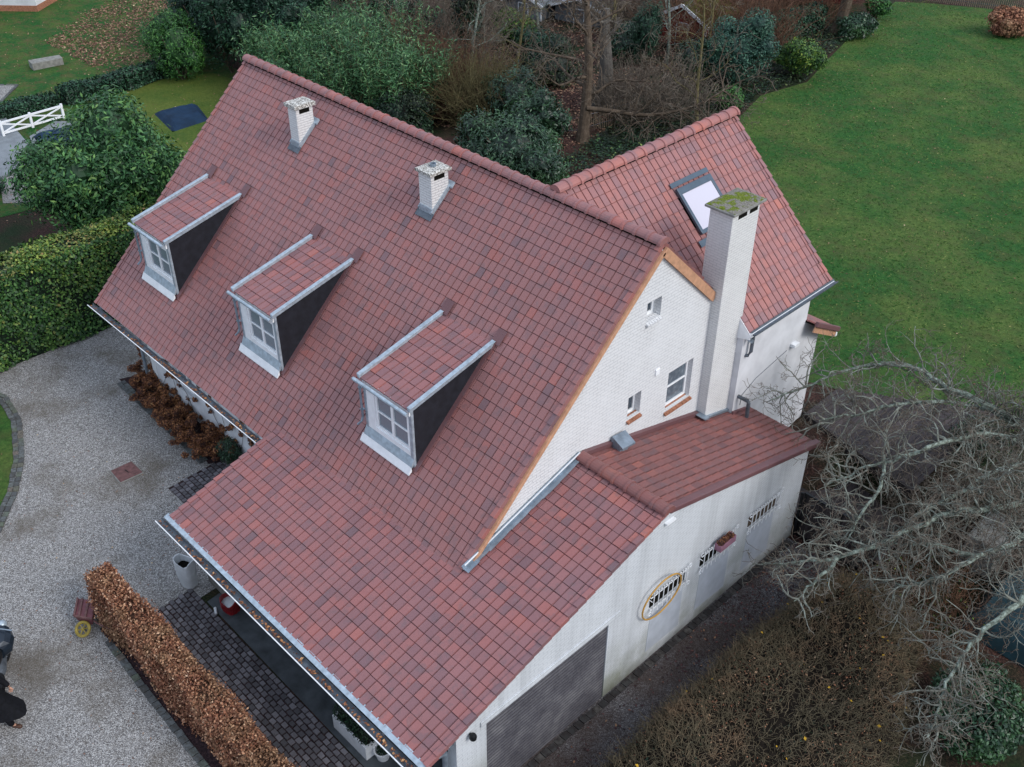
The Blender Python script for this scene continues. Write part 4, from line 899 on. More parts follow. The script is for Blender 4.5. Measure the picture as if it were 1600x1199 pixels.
# --- brown beech hedge in the foreground
hedge('beech_hedge', [(-7.45, -10.47), (-4.5, -10.48), (1.8, -10.5)], .60, 1.55, 'low clipped beech hedge with dry brown leaves between drive and cobbled court', 'beech', 'beech_core', 1900, .062, 6, None, asp=.6, spread=.9, curl=.15, bulge=.14)
# --- twiggy hedge in the bottom right corner
def twigmass(name, root, boxes, n, L, r, mat, rs, nseg=4, up_=.9, wob=.35, sides=3):
    S_ = []
    for (c, e, top) in boxes:
        m_ = int(n*e[0]*e[1])
        for i in range(m_):
            x, y = c[0]+rs.uniform(-e[0], e[0]), c[1]+rs.uniform(-e[1], e[1]); z = top(x, y)-rs.random()*.5
            s_, _, _ = curvy((x, y, z), (rs.normal(0, .6), rs.normal(0, .6), up_), L*rs.uniform(.5, 1.3), r, r*.4, nseg, rs, wob); S_ += s_
    V, F = tubes(S_, sides); return link(name, npmesh(name, V, F), mat, root)
def hedge2():
    rg = np.random.default_rng(21); root = empty('overgrown_hedge', (5.3, -2, 0), 'overgrown twiggy brown and green hedge beside the side path, bottom right', 'hedge')
    # outline of the hedge top, tapering at the far end
    def width(y): return np.interp(y, [-9, -3, 0, 2.6, 3.1], [2.5, 2.3, 1.9, 1.3, .3])
    def cx(y): return np.interp(y, [-9, -3, 0, 3], [6.15, 5.95, 5.65, 5.3])
    def top(x, y): w_ = width(y); u = (x-cx(y))/w_; return 1.45*np.clip(1-np.abs(u)**3.2, 0, 1)**.6*(.93+.07*np.sin(y*2.3+x))*np.interp(y, [2.0, 3.1], [1, .6])
    V = []; F = []
    ys = np.linspace(-9, 3.1, 70); us = np.linspace(-1, 1, 25)
    for y in ys:
        for u in us: x = cx(y)+u*width(y)*.97; V.append((x+rg.normal(0, .03), y, max(0, top(x, y)-.16)+rg.normal(0, .03)))
    for i in range(len(ys)-1):
        for j in range(len(us)-1): a = i*len(us)+j; F.append((a, a+1, a+1+len(us), a+len(us)))
    link('inner_growth', npmesh('inner_growth', np.array(V), np.array(F)), M['core_mix'], root)
    def pts(n):
        y = rg.uniform(-8.5, 3.0, n); u = rg.uniform(-1, 1, n); u = np.sign(u)*np.abs(u)**.8; x = cx(y)+u*width(y)*1.0; return x, y, np.array([top(a, b) for a, b in zip(x, y)])
    S_ = []
    x, y, z = pts(19000)
    for a, b, c in zip(x, y, z):
        u = (a-cx(b))/width(b); s_, _, _ = curvy((a, b, max(.05, c-rg.random()*.30)), (u*.9+rg.normal(0, .8), rg.normal(0, .8), .75), rg.uniform(.15, .42), .0065, .003, 4, rg, .38); S_ += s_
    Vt, Ft = tubes(S_, 3); link('twigs', npmesh('twigs', Vt, Ft), M['twig_green'], root)
    x, y, z = pts(9000); pn = np.sin(x*2.1+1)*np.cos(y*1.4)+rg.normal(0, .5, len(x)); k = pn > .15
    C = np.stack([x, y, z-rg.random(len(x))*.18], 1)
    Vt, Ft = rot_quads(C[k], np.tile([0, 0, 1.], (k.sum(), 1)), .05, .6, .9, rg, .2, .1); link('dry_leaves', npmesh('dry_leaves', Vt, Ft, rg.random(len(Ft))), M['beech'], root)
    k = pn < -.2; Vt, Ft = rot_quads(C[k]-[0, 0, .1], np.tile([0, 0, 1.], (k.sum(), 1)), .07, .6, .8, rg, .2); link('green_leaves', npmesh('green_leaves', Vt, Ft, rg.random(len(Ft))*.6), M['ivy'], root)
    k = rg.random(len(x)) < .006; Vt, Ft = rot_quads(C[k]+[0, 0, .22], np.tile([0, 0, 1.], (k.sum(), 1)), .075, .7, .5, rg, .2, .1); link('yellow_leaves', npmesh('yellow_leaves', Vt, Ft), M['yellowleaf'], root)
M['core_mix'] = simple('hedge inner growth', '241f1a', .95, .1, var=.5, sc=9, bump=.8)
hedge2()

# --- bare lichened tree at right: limbs traced in three dimensions
LIMBS = dict(
A=[(6.45, 7.83, 3.2), (5.39, 6.7, 4.2), (4.3, 6.09, 4.6), (3.43, 6.1, 4.7), (2.72, 5.87, 4.6), (2.17, 5.36, 4.4), (1.63, 4.57, 4.1), (1.13, 3.59, 3.8)],
B=[(6.56, 7.58, 3.2), (5.26, 6.76, 4.0), (4.32, 5.87, 4.3), (3.64, 4.98, 4.3), (3.22, 4.26, 4.2), (2.54, 3.46, 4.0)],
C=[(6.77, 7.1, 3.2), (5.8, 5.9, 4.1), (5.21, 4.41, 4.4), (4.74, 3.28, 4.3), (4.13, 2.52, 4.0), (3.78, 1.86, 3.7)],
D=[(6.87, 6.87, 3.2), (6.41, 4.55, 4.2), (6.2, 3.1, 4.3), (5.81, 2.3, 4.0), (5.62, 1.7, 3.7)],
E=[(7.23, 6.1, 3.1), (6.86, 3.84, 3.8), (6.29, 2.79, 4.0), (5.93, 1.86, 3.9), (5.55, 1.02, 3.7), (5.11, 0.31, 3.5), (4.41, -0.21, 3.2), (3.86, -0.55, 3.0)],
F=[(7.48, 5.58, 3.0), (7.56, 3.29, 3.7), (7.24, 2.14, 3.8), (6.94, 1.45, 3.6), (6.47, 0.87, 3.3), (5.85, 0.75, 3.1)],
G=[(8.1, 4.45, 3.0), (8.29, 2.1, 3.5), (8.16, 1.01, 3.4), (8.05, 0.11, 3.0), (8.15, -0.65, 2.6), (8.35, -1.38, 2.3)],
H=[(7.24, 2.14, 3.8), (6.32, 1.72, 3.8), (5.78, 1.45, 3.6), (5.23, 1.17, 3.4)],
I=[(5.11, 0.31, 3.5), (5.04, -0.22, 3.2), (4.9, -0.87, 2.9)],
J=[(4.4, 3.1, 4.2), (4.77, 2.4, 4.0), (4.84, 1.46, 3.7), (4.94, 0.88, 3.4)])
def lichen_tree():
    rs = np.random.default_rng(5); root = empty('lichened_tree', (8.6, 7.2, .6), 'bare leafless tree with pale lichened limbs spreading beside the garage, at right', 'tree')
    trunk = [(8.6, 7.2, .3), (8.5, 7.1, 1.4), (8.2, 6.9, 2.3), (7.6, 6.9, 2.9)]
    mb = MB(); mb.tube(trunk, [.24, .19, .17, .15], 12)
    mb.build('trunk', M['bark_lichen'], root)
    small = []; mid = []
    for key, pts in LIMBS.items():
        P = [np.array(p) for p in pts]; big_ = key not in 'HIJ'
        if big_: P = [np.array((7.9, 6.9, 2.7))]+P
        # smooth the limb with knobbly offsets
        Q = []
        for k in range(len(P)-1):
            for t in np.arange(0, 1, .2): 
                p0, p1, p2, p3 = P[max(k-1, 0)], P[k], P[k+1], P[min(k+2, len(P)-1)]
                q = .5*((2*p1)+(-p0+p2)*t+(2*p0-5*p1+4*p2-p3)*t*t+(-p0+3*p1-3*p2+p3)*t**3); Q.append(q+rs.normal(0, .022, 3))
        Q.append(P[-1]); n = len(Q); R0 = {'A': .085, 'B': .075, 'C': .08, 'D': .07, 'E': .085, 'F': .08, 'G': .075}.get(key, .045)
        rad = [R0*(1-.85*(k/(n-1))**1.1)*rs.uniform(.88, 1.12)+.004 for k in range(n)]
        mb = MB(); mb.tube(Q, rad, 8); mb.build('limb', M['bark_lichen'], root)
        dens = 6.4
        for k in range(4, n-1):
            dd = Q[k+1]-Q[k]; L = np.linalg.norm(dd); dd /= L
            for _ in range(rs.poisson(dens*L/.5*1.0)):
                o = rs.normal(0, 1, 3); o -= o.dot(dd)*dd; o /= np.linalg.norm(o); nd = dd*.5+o*.9; nd[2] += .15
                branchy(Q[k], nd, rs.uniform(.5, 1.35), rs.uniform(.014, .028), 2, rs, mid, small, kids=(4, 4), ratio=.55, wob=.30, ang=.85, grav=.0, nseg=6)
    # cap the density of fine twigs into one part
    A = np.array(small); A[:, 6:] = np.maximum(A[:, 6:], .0055); V, F = tubes(A, 3); link('twigs', npmesh('twigs', V, F), M['twig_grey'], root)
    V, F = tubes(mid, 5); link('branches', npmesh('branches', V, F), M['twig_lichen'], root)
    return len(small)
lichen_tree()
def low_scrub(name, c, e, n, label, mat, seed, L=1.2, r=.010, z0=0, cat='bush', lean=.7, leafm=None):
    rs = np.random.default_rng(seed); root = empty(name, (c[0], c[1], z0), label, cat); S_ = []
    for i in range(n):
        a = rs.random()*6.28; q = math.sqrt(rs.random()); p = (c[0]+e[0]*q*math.cos(a), c[1]+e[1]*q*math.sin(a), z0-.05)
        s_, pts, d = curvy(p, (math.cos(a)*lean*q+rs.normal(0, .25), math.sin(a)*lean*q+rs.normal(0, .25), 1), L*rs.uniform(.6, 1.2), r, r*.4, 6, rs, .16); S_ += s_
        for _ in range(4):
            k = rs.integers(2, 6); s2, _, _ = curvy(pts[k], rs.normal(0, 1, 3)+(0, 0, .6), L*.35*rs.uniform(.5, 1.2), r*.55, r*.25, 4, rs, .3); S_ += s2
    V, F = tubes(S_, 3); link('stems', npmesh('stems', V, F), M[mat], root)
    if leafm:
        A = np.array(S_); k = rs.integers(0, len(A), leafm[1]); V, F = rot_quads(A[k, 3:6]+rs.normal(0, .04, (len(k), 3)), rs.normal(0, 1, (len(k), 3)), leafm[2], .5, .5, rs); link('foliage', npmesh('foliage', V, F, rs.random(len(F))), M[leafm[0]], root)
    return root
low_scrub('bramble_scrub', (5.4, 6.6), (2.0, 1.6), 420, 'tangled leafless scrub under the lichened tree near the timber deck', 'twig_grey', 31, 1.5, z0=.6)
low_scrub('bramble_scrub', (6.3, 3.6), (1.1, 1.2), 260, 'brown tangled scrub with a few yellow leaves below the lichened limbs', 'twig_red', 32, 1.2, z0=0, leafm=('hedge_y', 260, .07))
shrub('evergreen_bush', (8.6, 1.2, .7), (1.1, 1.5, 1.0), 'dark glossy evergreen bush in the lower right corner', 'bush', 'rhod', 9500, .095, 41, 7, asp=.5, core=False)
shrub('evergreen_bush', (4.6, 8.6, 1.7), (.9, 1.0, .8), 'low green shrub behind bare twigs beside the timber deck', 'bush', 'ivy', 2500, .08, 42, 6, z0=1.0)

# --- woodland edge behind the house
shrub('conifer', (-38.8, 9.6, 1.7), (1.9, 1.8, 2.3), 'bright green feathery conifer at the left end of the dark evergreens behind the house', 'tree', 'bconif', 9000, .16, 51, 8, asp=.3, spread=.5, clump=10)
for k, (c, r, lab) in enumerate((((-37.9, 12.0, 2.6), (2.5, 2.3, 3.0), 'dark evergreen tree just right of the bright feathery conifer'), ((-41.3, 12.8, 2.4), (2.3, 2.3, 2.8), 'dark evergreen tree behind the bright feathery conifer'), ((-35.6, 13.6, 2.8), (2.4, 2.2, 3.0), 'dark evergreen tree behind the far left ridge end of the roof'), ((-43.5, 15.0, 2.4), (2.4, 2.6, 2.8), 'dark evergreen tree above the leaf litter at the top left edge'), ((-38.5, 17.5, 2.8), (3.0, 3.0, 3.4), 'tallest dark evergreen tree at the top edge left of the bamboo'))):
    shrub('evergreen_tree', c, r, lab, 'tree', 'dconif', 12000, .17, 60+k, 12, asp=.35, spread=.6, clump=12, shell=.35, group=None)
def bamboo(c, r, h, seed, lab, n=5200, z0=0):
    rg = np.random.default_rng(seed); root = empty('bamboo_clump', (c[0], c[1], z0), lab, 'bamboo', 'bamboo clumps behind the roof ridge'); S_ = []; Ls = []
    for i in range(70):
        a = rg.random()*6.28; q = math.sqrt(rg.random()); p = (c[0]+r*q*math.cos(a), c[1]+r*q*math.sin(a), z0); s_, pts, d = curvy(p, (math.cos(a)*.25*q, math.sin(a)*.25*q, 1), h*rg.uniform(.75, 1.1), .014, .005, 8, rg, .07, -.02); S_ += s_
        m_ = n//70; t = rg.uniform(.3, 1, m_)*8; P = np.array(pts); i0 = np.minimum(t.astype(int), 7); C = P[i0]+(P[i0+1]-P[i0])*(t-i0)[:, None]+rg.normal(0, .17, (m_, 3)); Ls.append(C)
    V, F = tubes(S_, 3); link('stem', npmesh('stem', V, F), M['bark_olive'], root)
    C = np.concatenate(Ls); V, F = rot_quads(C, np.tile([0, 0, 1.], (len(C), 1)), .22, .19, .8, rg, .1); link('foliage', npmesh('foliage', V, F, rg.random(len(F))), M['bamboo'], root)
    return root
BL = ['pale feathery bamboo clump nearest the far left ridge end', 'feathery bamboo clump second from the left behind the ridge', 'tall feathery bamboo clump in the middle of the row behind the ridge', 'darker bamboo clump right of the tall middle one', 'small bamboo clump at the right end of the row', 'bamboo clump at the back of the row beside the olive trunks']
for k, (x, y, r, h) in enumerate(((-33.2, 12.6, 1.6, 2.9), (-30.8, 12.6, 1.7, 3.5), (-28.4, 12.6, 1.7, 4.0), (-26.5, 12.9, 1.6, 3.8), (-25.6, 13.9, 1.2, 3.3), (-31.0, 15.5, 2.0, 3.9))):
    bamboo((x, y), r, h*1.15, 70+k, BL[k], 12000)
shrub('evergreen_bush', (-24.0, 12.2, 1.6), (1.9, 1.5, 1.6), 'dark ivy green bush against the ridge between bamboo and brown thicket', 'bush', 'ivy', 8500, .12, 81, 9, z0=.5, asp=.55)
RL = [((-16.2, 11.4, 2.6), (3.0, 2.0, 1.9), 17000, 'large dark rhododendron in front, just behind the middle of the ridge'), ((-17.4, 13.6, 2.6), (1.9, 1.6, 1.7), 7500, 'rhododendron in the middle of the three behind the ridge'), ((-20.2, 15.6, 2.5), (1.6, 1.5, 1.9), 6500, 'farthest rhododendron with drooping leaves, left of the cut tree trunk')]
for k, (c, r, n, lab) in enumerate(RL): shrub('rhododendron', c, r, lab, 'bush', 'rhod', n, .17, 90+k, 10, z0=1.2, asp=.3, spread=.55, clump=10, shell=.3)
shrub('round_shrub', (-16.5, 27.0, 2.9), (2.0, 1.9, 1.9), 'large round blue green shrub at the upper left edge of the lawn', 'bush', 'bluegreen', 12000, .12, 101, 9, z0=1.2, asp=.4)
shrub('round_shrub', (-18.6, 26.2, 2.3), (1.3, 1.3, 1.2), 'smaller dark shrub joined to the left of the large round blue green one', 'bush', 'rhod', 4500, .13, 102, 7, z0=1.2, asp=.35)
shrub('variegated_shrub', (-15.2, 30.4, 2.2), (1.35, 1.3, 1.15), 'yellow green variegated shrub on the lawn edge right of the round shrub', 'bush', 'ygreen', 6500, .12, 103, 8, z0=1.2, asp=.5)
shrub('low_shrub', (-14.9, 24.2, 1.7), (.85, .8, .65), 'small bright green shrub above the wing ridge end', 'bush', 'bconif', 2600, .12, 104, 6, z0=1.2, asp=.45)
shrub('ivy_mound', (-16.5, 37.9, 1.75), (1.3, 1.5, .8), 'dark ivy mound at the foot of the leaning bare trunk by the lawn', 'plant', 'rhod', 4200, .14, 105, 8, z0=1.2, asp=.5)
shrub('low_shrub', (-17.4, 41.6, 1.9), (.9, .9, .7), 'bright yellow green shrub above the ivy mound at the top edge', 'bush', 'bconif', 2200, .14, 106, 6, z0=1.2, asp=.5)
shrub('low_shrub', (-31.3, 26.2, .9), (1.6, 1.6, 1.2), 'dark green bush right of the thick grey trunk at the top', 'bush', 'ygreen', 4200, .15, 107, 8, asp=.45)
shrub('low_shrub', (-27.5, 24.5, 1.2), (2.3, 1.8, 1.1), 'dark low bush in front of the grey sheds', 'bush', 'dconif', 5200, .15, 108, 9, asp=.4)
shrub('conifer', (-21.2, 25.6, 3.0), (.9, .9, 2.2), 'narrow drooping green conifer left of the red shed', 'tree', 'dconif', 4000, .16, 109, 8, z0=1.1, asp=.2, clump=8)
shrub('dried_hydrangea', (-10.9, 44.3, 1.85), (1.5, 1.4, .95), 'pale brown dried hydrangea bush alone on the far right of the lawn', 'bush', 'beech', 5200, .13, 110, 8, z0=1.2, asp=.8, core=True)
def trunk_tree(name, base, h, r, label, seed, mat, twig, lev=2, kids=(4, 5, 5), L=2.5, lean=(0, 0), start=.35, n=9, ang=.8, cat='tree', grav=.0, fork=0, group=None, tr=.006):
    rs = np.random.default_rng(seed); root = empty(name, base, label, cat, group); base = np.array(base, float)
    m_ = 9; P = [base+np.array([lean[0]*t+.10*math.sin(t*5+seed), lean[1]*t+.10*math.cos(t*4+seed), h*t-.1]) for t in np.linspace(0, 1, m_)]
    mb = MB(); mb.tube(P, [r*(1.25 if k == 0 else 1)*(1-.6*k/(m_-1)) for k in range(m_)], 12); mb.build('trunk', M[mat], root)
    big, small = [], []
    for i in range(n):
        t = start+(1-start)*(i+rs.random()*.8)/n; k = min(int(t*(m_-1)), m_-2); q = P[k]+(P[k+1]-P[k])*(t*(m_-1)-k); a = i*2.4+rs.random()
        branchy(q, (math.cos(a), math.sin(a), rs.uniform(.2, .9)), L*rs.uniform(.7, 1.2)*(1.15-.5*t), r*.32*(1.2-.6*t), lev, rs, big, small, kids, .55, .2, ang, grav, 6)
    if big: V, F = tubes(big, 5); link('branches', npmesh('branches', V, F), M[mat], root)
    if small:
        A = np.array(small); A[:, 6:] = np.maximum(A[:, 6:], tr); V, F = tubes(A, 3); link('twigs', npmesh('twigs', V, F), M[twig], root)
    return root
t_ = trunk_tree('bare_tree', (-17.0, 16.6, 1.2), 6.6, .26, 'bare spreading tree with thick forked trunk behind the roof valley', 5, 'bark_brown', 'twig_grey', 3, (3, 4, 5), 3.3, (-.6, .5), .28, 13, grav=.015, tr=.011)
rs_ = np.random.default_rng(9); bb, ss = [], []
s_, pts, d = curvy((-17.0, 16.7, 2.7), (.9, .75, .12), 6.0, .12, .04, 9, rs_, .12, .0); bb += s_
for k in range(2, 10):
    for _ in range(5): branchy(pts[k], rs_.normal(0, .7, 3)+(.5, .4, .1), rs_.uniform(1.2, 2.4), .03, 2, rs_, bb, ss, (4, 4), .55, .25, .8, -.03, 5)
V, F = tubes(bb, 5); link('low_limb', npmesh('low_limb', V, F), M['bark_brown'], t_)
A = np.array(ss); A[:, 6:] = np.maximum(A[:, 6:], .010); V, F = tubes(A, 3); link('twigs', npmesh('twigs', V, F), M['twig_grey'], t_)
trunk_tree('bare_tree', (-19.2, 20.2, 1.2), 4.5, .42, 'thick grey bare trunk behind the spreading tree', 6, 'bark_grey', 'twig_grey', 2, (4, 4), 1.6, (-.1, .3), .7, 5, tr=.011)
trunk_tree('bare_tree', (-17.6, 37.6, 1.2), 7, .34, 'bare brown trunk leaning right at the upper edge of the lawn', 7, 'bark_brown', 'twig_grey', 2, (4, 4), 2.4, (.9, .6), .6, 6, tr=.012)
trunk_tree('bare_tree', (-33.7, 26.9, 0), 7, .42, 'thick straight grey trunk at the top edge above the ridge middle', 8, 'bark_grey', 'twig_grey', 2, (3, 3), 2, (0, 0), .7, 4, tr=.012)
it = trunk_tree('ivy_clad_tree', (-28.2, 20.0, 0), 6.2, .40, 'ivy covered trunk with its pinkish bare foot at the top centre', 9, 'bark_brown', 'twig_grey', 2, (4, 4), 2.2, (-.3, .2), .55, 6, tr=.011)
foliage('ivy', [(np.array((-28.3, 20.1, z)), np.array((.75, .75, .8))) for z in (2.2, 3.1, 4.0, 4.9, 5.7)], 6500, .13, M['ivy'], it, .6, .6, np.random.default_rng(3))
for k, (x, y, lab) in enumerate(((-38.0, 20.5, 'olive barked bare tree behind the bamboo, left of a pair'), (-36.6, 21.3, 'olive barked bare tree behind the bamboo, right of a pair'), (-33.2, 18.8, 'bare tree with several pale stems beside the bamboo'))):
    trunk_tree('bare_tree', (x, y, 0), 6.8, .17, lab, 20+k, 'bark_olive', 'twig_grey', 2, (4, 5), 2.8, (.5-.4*k, .3), .25, 9, tr=.012)
for k, (x, y, z0, lab) in enumerate(((-26.3, 18.6, .2, 'slender bare tree with pale branches, left of the ivy covered trunk'), (-22.8, 18.2, .9, 'slender bare tree between the canes and the farthest rhododendron'), (-30.6, 17.2, 0, 'slender bare tree rising behind the tall bamboo'), (-19.6, 28.6, 1.2, 'slender bare tree screening the red shed, left one'), (-20.9, 27.0, 1.2, 'slender bare tree screening the red shed, nearest one'), (-24.6, 27.4, .8, 'slender bare tree left of the narrow drooping conifer'), (-31.5, 28.6, 0, 'slender bare tree standing before the grey sheds'), (-14.3, 21.2, 1.2, 'small bare tree at the lawn edge above the wing roof ridge'))):
    trunk_tree('bare_tree', (x, y, z0), 5.4, .09, lab, 40+k, 'bark_olive' if k % 2 else 'bark_lichen', 'twig_grey', 2, (4, 5), 2.1, (.3-.15*k, .2), .18, 11, tr=.010)
shrub('evergreen_bush', (-29.5, 15.2, 1.4), (3.6, 1.8, 2.0), 'long dark evergreen bush filling the gap behind the bamboo', 'bush', 'dconif', 9000, .15, 301, 12, clump=10)
shrub('evergreen_bush', (-33.5, 19.5, 1.6), (3.6, 2.4, 2.2), 'dark evergreen bush under the olive barked bare trees at the top', 'bush', 'dconif', 8000, .16, 302, 12, clump=10)
shrub('evergreen_bush', (-23.8, 21.8, 1.5), (2.2, 1.8, 1.5), 'dark evergreen bush right of the ivy covered trunk', 'bush', 'ivy', 5200, .14, 303, 9, z0=.6)
shrub('evergreen_bush', (-22.8, 26.4, 1.9), (1.7, 1.5, 1.3), 'dark evergreen bush left of the red shed', 'bush', 'rhod', 4200, .14, 304, 8, z0=.9)
TH = [((-26.9, 15.6), (1.8, 1.6), 4.2, 'twig_red', 'tall leafless brown thicket between bamboo and ivy covered trunk', .1), ((-29.0, 18.6), (2.2, 1.8), 4.2, 'twig_grey', 'leafless grey thicket behind the brown one, top centre', 0),
      ((-24.6, 16.2), (1.6, 1.5), 3.0, 'twig_red', 'leafless reddish thicket in front of the ivy covered trunk', .3), ((-22.3, 15.4), (.7, .7), 3.0, 'bark_olive', 'upright yellowish canes left of the rhododendrons', .9),
      ((-17.6, 21.5), (2.0, 2.4), 2.2, 'twig_grey', 'low grey brown thicket under the bare spreading tree', 1.2), ((-20.5, 31.5), (3.0, 2.6), 3.6, 'twig_red', 'brown thicket around the roof of the red shed', 1.2),
      ((-21.8, 38.5), (3.5, 3.0), 4.2, 'twig_red', 'reddish brown thicket at the top edge above the round shrub', 1.2), ((-26.5, 33.0), (3.2, 2.6), 4.0, 'twig_grey', 'grey thicket at the top edge left of the red shed', .4), ((-31.0, 34.5), (3.2, 2.6), 3.5, 'twig_red', 'brown thicket behind the grey sheds', .0),
      ((-33.5, 22.5), (2.6, 2.2), 4.4, 'twig_grey', 'bare thicket left of the thick straight grey trunk', .0)]
for k, (c, e, L, mt, lab, z0) in enumerate(TH): low_scrub('bare_thicket', c, e, 400, lab, mt, 120+k, L, .017, z0)
# shade-loving ground cover: nobody could count the leaves
def scatter(name, n, inside, z, size, mat, seed, label=None, cat=None, asp=.6, hv=.06, spread=.35, bounds=(-30, -10, 8, 32), kind='stuff', dens=None):
    rg = np.random.default_rng(seed); x = rg.uniform(bounds[0], bounds[1], n*3); y = rg.uniform(bounds[2], bounds[3], n*3); k = inside(x, y)
    if dens is not None: k &= rg.random(len(x)) < dens(x, y)
    x, y = x[k][:n], y[k][:n]
    C = np.stack([x, y, (hgt(x, y) if z is None else np.full(len(x), z))+.012+np.abs(rg.normal(0, hv, len(x)))], 1)
    V, F = rot_quads(C, np.tile([0, 0, 1.], (len(C), 1)), size, asp, spread, rg, .2, .08); return tag(link(name, npmesh(name, V, F, rg.random(len(F))), M[mat]), label, cat, None, kind)
lawn_edge = lambda y: np.interp(y, [8, 12, 17, 22.5, 26.8, 30, 34, 40, 45], [-6, -10, -12, -13.6, -14.9, -14.4, -15.6, -17.3, -18.3])
scatter('ivy_ground_cover', 26000, lambda x, y: (x < lawn_edge(y)-.1) & (x > -17.6+.25*(20-y)*(y < 20)-(y > 20)*1.2) , None, .13, 'ivy', 1, 'dark ivy carpet between lawn edge and bare trees', 'ground cover', hv=.13, bounds=(-21, -6, 8, 40))
scatter('leaf_litter', 15000, lambda x, y: x < -17.0, None, .13, 'litter', 2, 'fallen brown leaves covering the wood floor', 'leaves', hv=.02, bounds=(-34, -16, 14, 36), dens=lambda x, y: np.clip(np.sin(x*.9)*np.cos(y*.7)*.6+.5, .1, 1))
scatter('leaf_litter', 9000, lambda x, y: (np.abs((x+49)*.6+(y-11.5)*.5) < 3.0), None, .13, 'litter', 3, 'band of fallen brown leaves on the neighbouring lawn', 'leaves', hv=.015, bounds=(-58, -41, 7, 19), dens=lambda x, y: np.clip(1.3-np.abs((x+49)*.6+(y-11.5)*.5)/2.6+.5*np.sin(x*1.7)*np.cos(y*1.3), 0, 1))
scatter('fallen_leaves', 1500, lambda x, y: x > lawn_edge(y)+.2, None, .075, 'litter', 4, 'scattered pale leaves on the big lawn', 'leaves', hv=.01, bounds=(-18, 14, 9, 48), dens=lambda x, y: np.exp(-(x-lawn_edge(y))*.22)+.12)
scatter('grass_tufts', 60000, lambda x, y: (x > lawn_edge(y)+.05) & ~((x < 4.6) & (y < 9.6+.3*x)), None, .11, 'tuft', 14, 'grass of the big lawn', 'grass', asp=.22, hv=.012, spread=.75, bounds=(-18, 9, 9, 47))
scatter('fallen_leaves', 2600, lambda x, y: x < -29, None, .10, 'litter', 5, 'scattered pale leaves on the neighbouring lawn', 'leaves', hv=.01, bounds=(-60, -29, -6, 12))
scatter('fallen_leaves', 900, lambda x, y: (x < -7.6) | (y < -11.1), 0, .05, 'litter', 6, 'small leaves scattered over the pale gravel drive', 'leaves', hv=.004, bounds=(-19, 0, -15, -4.5))
scatter('fallen_leaves', 1800, lambda x, y: x > 2.6, 0, .07, 'litter_dark', 7, 'dark wet leaves on the side path beside the garage wall', 'leaves', hv=.01, bounds=(2.4, 4.8, -9, 3.6), dens=lambda x, y: np.clip((y+4)/8, .12, 1))

# ================================================================== garden structures and things
def paling(name, pts, h, label, seed=1, gap=.11, z0=1.2, mat='bark_brown'):
    rs = random.Random(seed); root = empty(name, (*pts[0], z0), label, 'fence'); mb = MB(); mr = MB()
    for a, b in zip(pts, pts[1:]):
        a, b = Vector((*a, z0)), Vector((*b, z0)); n = int((b-a).length/gap); d = (b-a).normalized()
        for i in range(n):
            p = a+(b-a)*(i+.5)/n; t = rs.uniform(-.03, .03); hh = h*rs.uniform(.9, 1.06); q = p+Vector((t, t, hh)); mb.beam(p, q, .035, .025); mb.beam(q, q+Vector((0, 0, .04)), .012, .012)
        for z in (.25, h*.8): mr.tube([a+Vector((0, 0, z)), b+Vector((0, 0, z))], .012, 5)
    mb.build('pales', M[mat], root); mr.build('wires', M['zinc_dark'], root); return root
M['pale_wood'] = simple('weathered chestnut pales', '8d7c6a', .85, .2, var=.3, sc=9, bump=.3)
paling('paling_fence', [(-18.9, 15.2), (-17.7, 16.9), (-17.2, 20.4)], 1.0, 'short chestnut paling fence beside the bare spreading tree', 1, mat='pale_wood')
paling('paling_fence', [(-17.2, 47.0), (-13.4, 48.3), (-8.5, 50.4)], 1.25, 'chestnut paling fence along the far top right edge of the lawn', 2, mat='pale_wood')
# red shed with mossy roof and white barge boards
M['red'] = simple('red painted boards', '7c1d22', .7, .3, var=.2, sc=7, bump=.15)
M['moss_roof'] = simple('mossy felt roof', '4a4a22', .95, .1, var=.5, sc=3, bump=.5)
M['shed_roof'] = simple('grey shed roof', '6b7074', .8, .3, var=.2, sc=3, bump=.2)
def shed(name, c, w_, d_, h, rise, ang, wm, rm, label, z0):
    root = empty(name, (*c, z0), label, 'shed'); ca, sa = math.cos(ang), math.sin(ang)
    T = lambda x, y, z: (c[0]+x*ca-y*sa, c[1]+x*sa+y*ca, z0+z)
    mb = MB(); hw = w_/2
    lo = [T(-hw, 0, -.1), T(hw, 0, -.1), T(hw, 0, h), T(0, 0, h+rise), T(-hw, 0, h)]; hi = [T(-hw, d_, -.1), T(hw, d_, -.1), T(hw, d_, h), T(0, d_, h+rise), T(-hw, d_, h)]
    mb.hexa(lo, hi); mb.build('walls', M[wm], root)
    mb = MB(); o = .25
    for s_ in (-1, 1):
        A = [T(0, -o, h+rise+.02), T(s_*(hw+.2), -o, h-.12), T(s_*(hw+.2), d_+o, h-.12), T(0, d_+o, h+rise+.02)]
        mb.hexa(A, [(p[0], p[1], p[2]+.07) for p in A])
    r_ = mb.build('roof', M[rm], root)
    mb = MB()
    for s_ in (-1, 1): mb.beam(T(0, -o-.02, h+rise+.02), T(s_*(hw+.22), -o-.02, h-.12), .05, .17)
    mb.build('bargeboard', M['white'], r_)
    mb = MB(); mb.beam(T(-.35, -.02, .0), T(-.35, -.02, h*.85), .05, .05); mb.beam(T(.35, -.02, .0), T(.35, -.02, h*.85), .05, .05); mb.beam(T(-.35, -.02, h*.85), T(.35, -.02, h*.85), .05, .05); mb.beam(T(hw-.03, -.02, 0), T(hw-.03, -.02, h), .1, .06)
    d2 = mb.build('door', M['white'], root)
    return root
shed('garden_shed', (-22.4, 30.2), 2.9, 3.0, 1.35, .75, .12, 'red', 'moss_roof', 'small red shed with white barge boards and mossy roof', 1.1)
